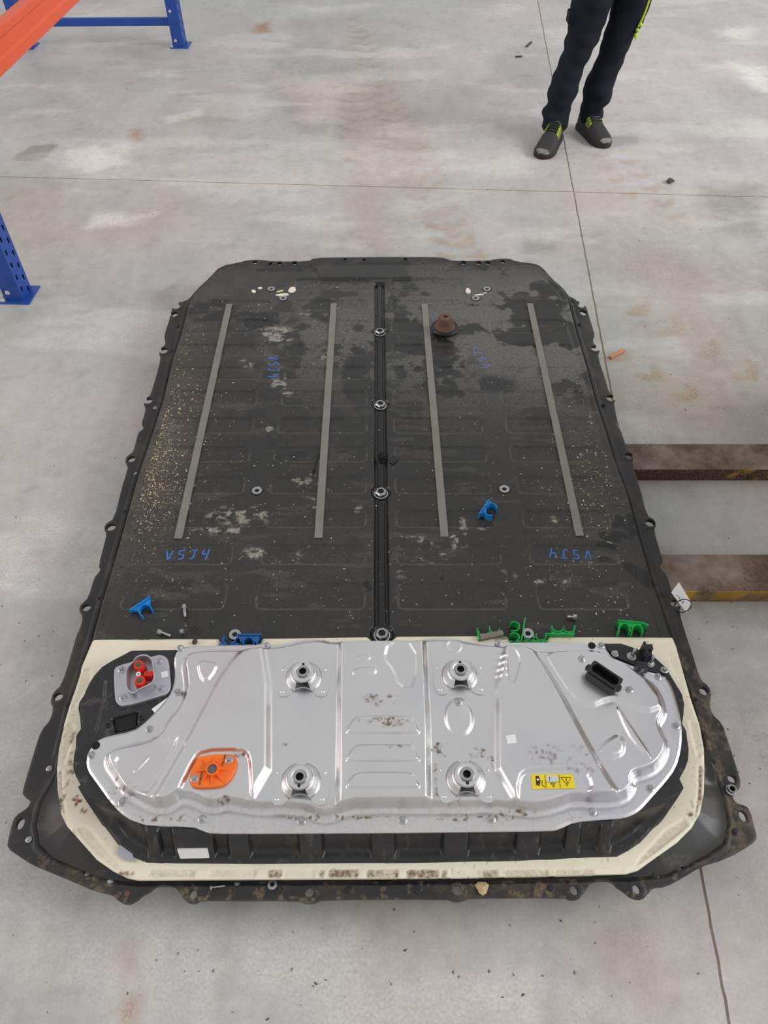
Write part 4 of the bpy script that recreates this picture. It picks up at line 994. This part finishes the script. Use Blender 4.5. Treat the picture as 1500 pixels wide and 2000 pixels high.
def screw(name, label, head, tip, r=.0045, hr=.008, hl=.009, m=M_bolt, z=ZL, washer=True, hexh=True):
    a = U3(head[0], head[1], z); c = U3(tip[0], tip[1], z); d = (c - a); L = d.length; d.normalize()
    rad = hr * 1.15
    root = empty(name, (a.x, a.y, z), label, 'bolt', 'loose bolts and screws')
    M = Matrix.Translation((a.x, a.y, z + rad)) @ d.to_track_quat('Z', 'Y').to_matrix().to_4x4()
    b = MB(); b.lathe([(hr * .8, -hl / 2), (hr, -hl / 2 + .001), (hr, hl / 2)], 6 if hexh else 20, M)
    if washer: b.lathe([(hr * 1.15, hl / 2), (hr * 1.15, hl / 2 + .0016)], 20, M)
    b.build('bolt_head', m, root)
    prof = []; n = max(4, int(L / .0016))
    for k in range(n + 1):
        zt = hl / 2 + (L - hl / 2) * k / n; prof.append((r * (1 if k % 2 else .84) * (1 if k < n - 1 else .7), zt))
    b = MB(); b.lathe(prof, 14, M); b.build('shank', m, root)
    return root
screw('loose_bolt', 'small silver bolt pointing at the camera beside the left blue clip', (361,1188), (363,1209), .0035, .006, .010)
screw('loose_bolt', 'silver bolt lying aslant at the left end of cream seal', (313,1237), (335,1245), .0035, .006, .010)
screw('loose_bolt', 'short silver bolt head-on, between slanted bolt and dry leaf', (357,1239), (356,1232), .0035, .006, .006)
screw('loose_bolt', 'silver bolt lying left of the lone green clip', (1122,1209), (1106,1208), .004, .007, .008)
screw('loose_screw', 'pointed silver screw lying on the near black flange', (414,1735), (441,1731), .0022, .0048, .004, z=ZF, washer=False, hexh=False)
p = U3(532, 1728, ZF + .0045); b = MB(); b.lathe([(.009, 0), (.009, .0016), (.0042, .0016), (.0042, 0)], 26, cap=False)
tag(b.build('washer', M_bolt, None, p), 'round silver washer lying on the near black flange', 'washer')

# rusted rubber mount
p = U3(868, 648, ZL); rm = empty('rubber_mount', p, 'rusty brown rubber mount with black round flange standing on lid', 'mount')
b = MB(); b.lathe([(.030, 0), (.036, .004), (.044, .012), (.046, .018), (.043, .022), (.034, .020)], 40); b.build('rubber_flange', M_rubber, rm, p)
prof = [(.036, .018), (.034, .024), (.029, .030), (.0265, .040), (.025, .052), (.021, .060), (.012, .062), (.008, .061), (.0065, .048)]
b = MB(); b.lathe(prof, 36, cap=False); b.build('rust_bell', M_rust, rm, p)
b = MB(); b.lathe([(.0068, .046), (.0068, .049)], 16); b.build('bore', M_hole, rm, p)

# dry leaf, chip of dirt, stone
def lump(name, m, px, py, z, r, label, cat, seed, fl=.6):
    me = bpy.data.meshes.new(name); bm = bmesh.new(); bmesh.ops.create_icosphere(bm, subdivisions=2, radius=r)
    rg = random.Random(seed); ph = [rg.uniform(0, 6) for _ in range(6)]
    for v in bm.verts:
        k = 1 + .28 * math.sin(v.co.x / r * 3 + ph[0]) * math.sin(v.co.y / r * 2.6 + ph[1]) + .2 * math.sin(v.co.z / r * 4 + ph[2]) + rg.uniform(-.08, .08)
        v.co *= k; v.co.z *= fl
    zmin = min(v.co.z for v in bm.verts)
    for v in bm.verts: v.co.z -= zmin
    bm.to_mesh(me); bm.free(); me.materials.append(m)
    return tag(link(bpy.data.objects.new(name, me), None, U3(px, py, z)), label, cat)
lump('stone', M_stone, 941, 1735, ZF, .010, 'tan pebble lying on the near black flange', 'stone', 3)
lump('dirt_clod', M_grit, 381, 1255, ZG, .007, 'small brown dirt clod on cream seal behind silver cover', 'dirt clod', 5, .5)
lump('dirt_clod', M_rust, 252, 1747, ZF - .012, .012, 'rusty brown clod stuck in a hole of the near-left flange corner', 'dirt clod', 6, .5)
lump('pebble', M_grit, 1308, 357, 0, .016, 'dark pebble on the floor right of the person', 'stone', 8, .6)
p = U(383, 1229, ZL); b = MB()
pts = [U3(370, 1223, ZL), U3(378, 1228, ZL), U3(390, 1239, ZL)]
b.tube([q + Vector((0, 0, .002)) for q in pts], .0008, 5)
for k in range(5):
    c = pts[0].lerp(pts[2], .2 + .15 * k)
    for s in (-1, 1): b.tube([c + Vector((0, 0, .002)), c + Vector((.004 + s * .004, s * .007, .003))], .0006, 4)
tag(b.build('dry_sprig', M_grit), 'tiny dry plant sprig on the lid beside the short bolt', 'sprig')
flatc = MB(); P = UA([(763,895),(772,891),(777,899),(768,908),(762,904)], ZL); flatc.prism([tuple(q) for q in P], ZL - .0005, ZL + .003)
tag(flatc.build('plastic_fragment', M_rubber), 'small black plastic fragment right of the centre channel', 'fragment')
b = MB(); rg = random.Random(4); c0 = U3(746, 893, ZL - .002)
for k in range(14):
    q = [c0 + Vector((rg.uniform(-.014, .014), rg.uniform(-.02, .02), rg.uniform(0, .008))) for _ in range(3)]; b.tube(q, .0012, 5)
tag(b.build('frayed_fibre', M_hole), 'black frayed fibre clump lying in the centre channel', 'fibre clump')
b = MB(); b.tube([U3(612, 922, ZL + .003), U3(618, 900, ZL + .003), U3(621, 884, ZL + .003)], .002, 6)
b.lathe([(.004, 0), (.004, .004)], 10, Matrix.Translation(U3(614, 918, ZL))); tag(b.build('thin_pin', M_rubber), 'thin black pin beside the second steel strip from left', 'pin')

# pale shavings (stuff)
def scatter(name, m, groups, zfun, label, cat, smin, smax, seed):
    rg = np.random.default_rng(seed); V = []; Q = []
    xs = []; ys = []
    for (px, py, sx, sy, n) in groups:
        for k in range(n):
            a = rg.normal(px, sx); c = rg.normal(py, sy); p = U(a, c, ZL if zfun else 0)
            xs.append(p[0]); ys.append(p[1])
    x = np.array(xs); y = np.array(ys)
    if zfun:
        s = polyd(x, y, LIDo) > .02
        s &= (y > U(750, 1243, ZL)[1]); x = x[s]; y = y[s]
        z = lid_z(x, y, np.full(x.shape, .2))
    else: z = np.zeros(x.shape)
    n = len(x); ln = smin + (smax - smin) * rg.random(n) ** 3; a = rg.random(n) * 6.28; w = ln * (.25 + .5 * rg.random(n)); h = np.minimum(ln * .4, .0015 + ln * .15)
    t = np.stack([np.cos(a), np.sin(a)], 1); q = np.stack([-np.sin(a), np.cos(a)], 1); c = np.stack([x, y], 1)
    A = np.concatenate([c - t * ln[:, None] / 2, z[:, None]], 1); B = np.concatenate([c + t * ln[:, None] / 2, z[:, None]], 1)
    C_ = np.concatenate([c + q * w[:, None] / 2, z[:, None]], 1); D = np.concatenate([c, (z + h)[:, None]], 1)
    V = np.stack([A, B, C_, D], 1).reshape(-1, 3); i = np.arange(n)[:, None] * 4
    T = np.concatenate([i + np.array([[0, 1, 3]]), i + np.array([[1, 2, 3]]), i + np.array([[2, 0, 3]]), i + np.array([[0, 2, 1]])])
    me = np_mesh(name, V, T, False); me.materials.append(m)
    return tag(link(bpy.data.objects.new(name, me)), label, cat, kind='stuff')
scatter('metal_shavings', M_chip, [(295,860,28,85,2600),(300,850,40,120,1300),(340,800,80,120,500),(1165,930,45,80,700),(1130,860,60,120,300),(744,900,330,180,800),(560,620,120,60,150),(420,1010,120,90,200),(1150,1140,110,60,260),(700,1150,300,60,220),(1130,660,40,60,60)], True, 'pale shavings and dust chips strewn over the black lid', 'shavings', .0014, .0085, 5)
scatter('floor_grit', M_grit, [(750,1880,450,70,110),(100,1300,90,250,70),(400,250,300,150,70),(1250,200,180,140,70),(1350,600,120,160,60),(1420,1400,60,200,50),(700,380,300,80,40)], False, 'tiny dark grit specks strewn over the concrete floor', 'grit', .002, .010, 9)

# paper tag with wire tie on the flange
p = U3(1328, 1165, ZF + .002); tg = empty('paper_tag', p, 'small white paper tag hanging from a flange hole by black tie', 'tag')
q = [(1311,1157,.13), (1326,1137,.15), (1350,1176,.10), (1341,1197,.075)]
vs = [U3(a, c, z) for a, c, z in q]; vs2 = [v - Vector((0, 0, .0008)) for v in vs]
MB().add(vs + vs2, [(0, 1, 2, 3), (7, 6, 5, 4), (0, 4, 5, 1), (1, 5, 6, 2), (2, 6, 7, 3), (3, 7, 4, 0)]).build('paper', M_white, tg)
b = MB()
for k in range(5):
    t0 = .28 + k * .12; a = vs[0].lerp(vs[3], t0).lerp(vs[1].lerp(vs[2], t0), .18); c = vs[0].lerp(vs[3], t0).lerp(vs[1].lerp(vs[2], t0), .18 + (.10, .16, .12, .2, .08)[k])
    if k < 4: b.tube([a + Vector((0, 0, .0012)), c + Vector((0, 0, .0012))], .0011, 4)
b.build('printed_line', M_grey, tg)
h0 = U3(1318, 1179, ZF + .004); c0 = U3(1332, 1186, ZF + .004); b = MB()
b.tube([Vector((c0.x + .017 * math.cos(a), c0.y + .017 * math.sin(a), ZF + .010 + .012 * math.cos(a))) for a in np.linspace(0, 5.9, 22)], .0013, 7); b.build('wire_tie', M_ring, tg)

# ------------------------------------------------------------------ forklift forks
def fork(label, yb, yf, ylow):
    zt = ZB
    y0 = U(1400, yb, zt)[1]; y1 = U(1400, yf, zt)[1]
    xs = np.linspace(-.55, 1.404, 81); ys = np.linspace(y1, y0, 9); zs = [0, .5, 1]
    # tapered beam with worn edges, built as rings along x
    R = []
    for x in xs:
        k = float(np.clip((x + .55) / .35, 0, 1)); th = zt * (.3 + .7 * k); e = .003
        ring = [(x, y1, 0.0), (x, y1, (th - e) * .5), (x, y1, th - e), (x, y1 + e, th)]
        ring += [(x, y1 + (y0 - y1) * t, th) for t in (.2, .4, .6, .8)] + [(x, y0 - e, th), (x, y0, th - e), (x, y0, 0.0)]
        R.append(ring)
    me = MB().rings(R).mesh('fork', M_fork, 30)
    n = len(me.vertices); co = np.empty(n * 3); me.vertices.foreach_get('co', co); co = co.reshape(-1, 3)
    nz = vnoise(co[:, 0], co[:, 2] * 3 + co[:, 1], .03, 5)
    front = (np.abs(co[:, 1] - y1) < .0005)
    if ylow > 1000: ye = front * (.95 * sst((nz - .12) / .2)) * np.where(co[:, 2] > .012, 1, .15); br = front * .6
    else: ye = front * .8 * sst((nz - .5) / .2) * sst((co[:, 0] - .95) / .1); br = front * 1.0
    me.attributes.new('yellow', 'FLOAT', 'POINT').data.foreach_set('value', ye.astype(np.float32))
    blob_ = .45 * sst((fbm(co[:, 0], co[:, 1], .12, 3) - .5) / .15)
    me.attributes.new('brown', 'FLOAT', 'POINT').data.foreach_set('value', np.maximum(br - ye, blob_).astype(np.float32))
    o = link(bpy.data.objects.new('forklift_fork', me)); tag(o, label, 'fork', 'forklift forks under the pack')
fork('rusty brown steel fork with dark front side, farther of the two', 866, 917, 940)
fork('rusty brown steel fork with yellow front edge, nearer of the two', 1082, 1155, 1176)

yc = (U(1400, 890, ZB)[1] + U(1400, 1118, ZB)[1]) / 2
truck = empty('forklift_truck', (2.05, yc, 0), 'yellow forklift truck just past the right edge, carrying both forks', 'forklift')
M_ty = mat('forklift_yellow', lin(206, 158, 30), lin(214, 168, 44), rough=.5); M_td = mat('forklift_dark', lin(44, 44, 46), lin(56, 56, 58), rough=.6)
for z in (.10, .42):
    b = MB(); b.box((1.46, yc, z), (.06, .95, .09)); b.build('carriage_bar', M_td, truck, bevel=.006)
for sy in (-1, 1):
    b = MB(); b.box((1.56, yc + sy * .30, 1.08), (.09, .07, 2.08)); b.build('mast_rail', M_td, truck, bevel=.006)
b = MB(); b.box((1.56, yc, 2.08), (.08, .62, .08)); b.box((1.58, yc, .9), (.06, .60, .10)); b.build('mast_tie', M_td, truck)
b = MB(); b.rings([[(x, yc + sy * .52, z) for (x, z) in pr] for sy in (-1, 1) for pr in [[(1.65, .12), (2.65, .12), (3.4, .30), (3.45, .75), (3.25, 1.15), (2.6, 1.18), (2.5, .62), (1.95, .60), (1.83, 1.10), (1.67, 1.10)]]]); b.build('body', M_ty, truck, bevel=.02)
b = MB(); b.box((2.37, yc, .74), (.45, .48, .12)); b.box((2.61, yc, 1.2), (.12, .46, .5)); b.build('seat', M_td, truck, bevel=.03)
for sx in (1.80, 2.85):
    for sy in (-1, 1):
        b = MB(); b.lathe([(.10, -.08), (.24, -.09), (.27, -.06), (.27, .06), (.24, .09), (.10, .08)], 28, Matrix.Translation((sx, yc + sy * .50, .27)) @ Matrix.Rotation(math.pi / 2, 4, 'X')); b.build('wheel', M_rubber, truck)
for sx, sy in ((1.75, -1), (1.75, 1), (2.9, -1), (2.9, 1)):
    b = MB(); b.tube([(sx, yc + sy * .46, 1.08), (sx + (.25 if sx < 2.5 else 0), yc + sy * .44, 2.06)], .03, 8); b.build('guard_post', M_td, truck)
for k in range(6):
    b = MB(); b.box((2.03 + k * .175, yc, 2.08), (.05, .95, .03)); b.build('guard_bar', M_td, truck)
for k, zz_f in enumerate((890, 1118)):
    yk = U(1400, zz_f, ZB)[1]; b = MB(); b.box((1.425, yk, .26), (.035, .12, .52)); b.build('fork_shank', M_fork, truck, bevel=.004)

# ------------------------------------------------------------------ pallet rack
rk_n = U(37, 577); rk_f = U(352, 89); rk_b = U(52, 91)
rack = empty('pallet_rack', (rk_f[0], rk_f[1], 0), 'blue and orange steel pallet rack standing on floor at upper left', 'rack')
dirr = math.atan2(rk_f[1] - rk_n[1], rk_f[0] - rk_n[0]) - math.pi / 2
RZ = Matrix.Rotation(dirr, 4, 'Z')
def upright(x, y, full=True, hgt=2.6):
    T = Matrix.Translation((x, y, 0)) @ RZ
    w, d = .085, .07; t = .003
    # open C section: aisle face (+x) with slot rows, two flanks
    fx = d / 2
    root = None
    b = MB()
    yy = [-w / 2, -.030, -.014, .014, .030, w / 2]
    zs = [0.006]; step = .05
    k = 0
    while zs[-1] < hgt: zs.append(zs[-1] + step / 2)
    # slot pairs: two columns, trapezoid holes every step, second column offset half a step
    for j in range(len(yy) - 1):
        for i in range(len(zs) - 1):
            hole = (j == 1 and i % 2 == 1) or (j == 3 and i % 2 == 0)
            y0, y1, z0, z1 = yy[j], yy[j + 1], zs[i], zs[i + 1]
            if not hole: b.add([(fx, y0, z0), (fx, y1, z0), (fx, y1, z1), (fx, y0, z1)], [(0, 1, 2, 3)], T)
            else:
                m = .005; a0, a1 = y0 + .002, y1 - .002; c0, c1 = z0 + .002, z1 - .004
                o = [(fx, y0, z0), (fx, y1, z0), (fx, y1, z1), (fx, y0, z1)]; q = [(fx, a0 + .002, c0), (fx, a1 - .002, c0), (fx, a1, c1), (fx, a0, c1)]
                b.add(o + q, [(0, 1, 5, 4), (1, 2, 6, 5), (2, 3, 7, 6), (3, 0, 4, 7)], T)
    for s in (-1, 1):
        b.box((0, s * w / 2, hgt / 2), (d, t, hgt), T); b.box((-d / 2 + .008, s * (w / 2 - .008), hgt / 2), (.003, .018, hgt), T)
    b.box((-d / 2 + .02, 0, hgt / 2), (.002, w - .01, hgt), T)
    me = b.mesh('upright', M_rblue, 30, fix=False)
    up = link(bpy.data.objects.new('upright', me), rack)
    b = MB(); b.box((.006, 0, .003), (.115, .125, .006), T); b.build('foot_plate', M_rblue, up, bevel=.001)
    b = MB(); b.lathe([(.009, .006), (.009, .012), (.007, .014)], 12, T @ Matrix.Translation((-.04, -.05, 0))); b.build('anchor_bolt', M_galv, up)
    for k in range(int(hgt / .16)):
        M = T @ Matrix.Translation((-.012, -w / 2 - .0015, .04 + .16 * k)) @ Matrix.Rotation(math.pi / 2, 4, 'X')
        b = MB(); b.lathe([(.009, 0), (.009, .004), (.006, .006)], 10, M); b.build('bolt', M_galv, up)
    return up
upright(*rk_n); upright(*rk_f); upright(*rk_b)
a = Vector((rk_b[0], rk_b[1], .135)); c = Vector((rk_f[0], rk_f[1], .135)); m_ = (a + c) / 2
b = MB(); b.box((0, 0, 0), ((c - a).length - .07, .025, .045)); b.build('brace', M_rblue, rack, m_, (0, 0, math.atan2(c.y - a.y, c.x - a.x)), bevel=.003)
# orange beam on the aisle side, a stepped box section
A = Vector((rk_n[0], rk_n[1], .70)) + RZ @ Vector((.012, .04, 0)); B = Vector((rk_f[0], rk_f[1], .70)) + RZ @ Vector((.012, -.04, 0))
sec = [(-.028, -.06), (.024, -.06), (.024, -.022), (.018, -.016), (.018, .030), (.024, .036), (.024, .060), (.004, .064), (-.004, .060), (-.028, .060)]
e = (B - A).normalized(); lx = Vector((e.y, -e.x, 0))
R = [[P + lx * s[0] + Vector((0, 0, s[1])) for s in sec] for P in (A, B)]
MB().rings(R).build('beam', M_rorange, rack, bevel=.002)

# ------------------------------------------------------------------ person
fp = U3(1110, 285, 0)
person = empty('person', (1.0, 3.95, 0), 'person in black work trousers and dark shoes with lime details, standing', 'person')
LEG_L = [(1081,252,44),(1083,242,48),(1086,228,54),(1086,218,53),(1092,205,46),(1097,190,54),(1100,176,57),(1107,148,54),(1117,124,52),(1129,100,56),(1136,80,63),(1146,40,70),(1158,0,80)]
LEG_R = [(1153,236,42),(1155,222,43),(1156,206,45),(1166,194,50),(1168,176,59),(1173,156,54),(1186,128,52),(1199,100,52),(1204,80,56),(1222,40,66),(1235,0,74)]
def leg(track, Y0, Y1, hip):
    R = []; n = 20
    for i, (px, py, w) in enumerate(track):
        Y = Y0 + (Y1 - Y0) * i / (len(track) - 1)
        p, t = UY(px, py, Y); r = w / 2 / F * t
        R.append((p, r, r * 1.12))
    p, r, q = R[-1]
    for k, t in enumerate((.25, .5, .75, 1.0)):
        R.append((p.lerp(hip, t), r + (.115 - r) * t, q + (.13 - q) * t))
    rings = []
    # subdivide
    S = []
    for i in range(len(R) - 1):
        for k in range(3):
            t = k / 3; S.append((R[i][0].lerp(R[i + 1][0], t), R[i][1] + (R[i + 1][1] - R[i][1]) * t, R[i][2] + (R[i + 1][2] - R[i][2]) * t))
    S.append(R[-1])
    for i, (p, a, c) in enumerate(S):
        ring = []
        for k in range(n):
            q = 2 * math.pi * k / n
            lowz = max(0, 1 - p.z / .3); knee = math.exp(-((p.z - .40) / .09) ** 2)
            wr = 1 + (.03 + .07 * lowz + .04 * knee) * math.sin(p.z * 85 + 2.6 * math.sin(q * 1.0 + p.x * 9)) + .03 * math.sin(3 * q + p.z * 31)
            ring.append((p.x + a * wr * math.cos(q), p.y + c * wr * math.sin(q), p.z))
        rings.append(ring)
    return rings
hipL = Vector((1.00, 4.08, .88)); hipR = Vector((1.20, 4.10, .88))
b = MB(); b.rings(leg(LEG_L, 3.95, 4.03, hipL)); b.rings(leg(LEG_R, 4.03, 4.07, hipR))
R = []
for z, a, c in ((.80, .15, .12), (.86, .19, .14), (.95, .19, .145), (1.04, .175, .135), (1.10, .17, .13)):
    R.append([(1.10 + a * math.cos(2 * math.pi * k / 24), 4.09 + c * math.sin(2 * math.pi * k / 24), z) for k in range(24)])
b.rings(R)
tr_o = b.build('work_trousers', M_trouser, person)
rm_ = tr_o.modifiers.new('remesh', 'REMESH'); rm_.mode = 'VOXEL'; rm_.voxel_size = .008; rm_.use_smooth_shade = True
sm_ = tr_o.modifiers.new('smooth', 'SMOOTH'); sm_.factor = .5; sm_.iterations = 3
# lime zip seam on the outer thigh, pocket flap
b = MB()
pts = [UY(px, py, 3.985)[0] for px, py in ((1269,-30),(1268,0),(1262,18),(1254,38),(1247,52))]
b.tube(pts, .005, 6)
for k, (px, py) in enumerate(((1250,45),(1244,56),(1241,66),(1240,70))): b.tube([UY(px, py, 3.985)[0], UY(px + 3, py + 5, 3.985)[0]], .008, 6)
b.build('lime_zip', M_lime, tr_o)
b = MB(); q = UY(1111, 32, 4.0)[0]; b.box((q.x + .012, 4.0, q.z), (.035, .06, .05)); b.build('pocket_flap', M_trouser, tr_o, bevel=.004)
def shoe(heel, toe, lime_inner):
    hp = Vector(heel); tp = Vector(toe); e = (tp - hp).normalized(); L = .285; l = Vector((-e.y, e.x, 0)); o = tp - e * L
    def W(s):
        return float(np.interp(s, [0, .03, .1, .3, .5, .7, .85, .94, .985, 1], [.012, .026, .036, .038, .043, .050, .048, .038, .024, .010]))
    def Hh(s):
        return float(np.interp(s, [0, .05, .2, .35, .5, .65, .8, .93, 1], [.085, .105, .110, .108, .092, .072, .058, .048, .030]))
    def S(s, a):                      # a: 0..pi across from +l over the top to -l
        w = W(s); h = Hh(s)
        c = math.cos(a); sn = math.sin(a)
        return o + e * (L * s) + l * (w * math.copysign(abs(c) ** .75, c)) + Vector((0, 0, .022 + (h - .022) * sn ** .8))
    ss = [0, .015, .04, .08, .14, .2, .27, .34, .41, .48, .55, .62, .69, .76, .82, .88, .93, .965, .985, 1]
    R = [[S(s, math.pi * k / 16) for k in range(17)] for s in ss]
    root = MB().rings(R).build('shoe', M_shoe, person, angle=60)
    b = MB(); P = []
    for s in ss: P.append(o + e * (L * s) + l * (W(s) + .005 * (1 - s ** 12)))
    for s in reversed(ss): P.append(o + e * (L * s) - l * (W(s) + .005 * (1 - s ** 12)))
    P[len(ss) - 1] += e * .004; P[len(ss)] += e * .004
    b.prism([(p.x, p.y) for p in P], 0.0, .026); b.build('sole', M_sole, root, bevel=.003)
    # worn toe bumper
    R = []
    for s in (.945, .96, .975, .99, 1.004):
        R.append([S(min(s, 1), a) + (e * .003 if s > .97 else Vector()) + Vector((0, 0, .0015)) for a in np.linspace(.2, math.pi - .5, 10)] + [S(min(s, 1), a) - Vector((0, 0, .004)) for a in np.linspace(math.pi - .5, .2, 10)])
    MB().rings(R).build('toe_cap', M_toe, root)
    for side, a0 in ((0, .95), (1, math.pi - .95)):
        R = []
        for s in np.linspace(.33, .56, 7):
            aa = np.linspace(.35, .95, 6) if side == 0 else np.linspace(math.pi - .95, math.pi - .35, 6)
            up = [S(float(s), float(a)) + (l * (1 if side == 0 else -1)) * .002 + Vector((0, 0, .002)) for a in aa]
            R.append(up + [p - Vector((0, 0, .004)) - (l * (1 if side == 0 else -1)) * .004 for p in reversed(up)])
        MB().rings(R).build('side_panel', M_olive, root)
        for k in range(4):
            s = .36 + .06 * k; b = MB()
            b.tube([S(s, a0) + Vector((0, 0, .004)), S(s + .015, a0 + (-.25 if side == 0 else .25)) + Vector((0, 0, .004))], .0028, 6); b.build('lace_loop', M_lime, root)
    for k in range(4):
        s = .36 + .06 * k; b = MB()
        b.tube([S(s, a) + Vector((0, 0, .004)) for a in np.linspace(.95, math.pi - .95, 7)], .003, 6); b.build('lace', M_ring, root)
t1 = U(1056, 311); t2 = U(1183, 290); h2 = U(1138, 252)
shoe((t1[0] + .13, t1[1] + .28, 0), (t1[0], t1[1], 0), True)
shoe((h2[0], h2[1], 0), (t2[0], t2[1], 0), False)

# ------------------------------------------------------------------ small things on the floor
a = U3(1192, 698, .006); c = U3(1219, 683, .006)
b = MB(); d = c - a; b.box((0, 0, 0), (d.length, .012, .009)); tag(b.build('wood_stick', M_stick, None, (a + c) / 2 - Vector((0, 0, .0015)), (0, 0, math.atan2(d.y, d.x)), bevel=.001), 'short orange-brown wood stick on the floor right of the pack', 'stick')
for (x0, y0, x1, y1, lb) in ((1006,118,1020,108,'thin dark splinter on floor left of the trousers, slanted one'), (1007,111,1019,110,'thin dark splinter on floor left of the trousers, level one')):
    a = U3(x0, y0 + (0 if 'slant' not in lb else -26), .004); c = U3(x1, y1 + (0 if 'slant' not in lb else -26), .004)
    if 'slant' in lb: a = U3(1028, 91, .004); c = U3(1038, 82, .004)
    d = c - a; b = MB(); b.box((0, 0, 0), (d.length, .010, .008)); tag(b.build('splinter', M_grit, None, (a + c) / 2, (0, 0, math.atan2(d.y, d.x))), lb, 'splinter', 'dark splinters on the floor')
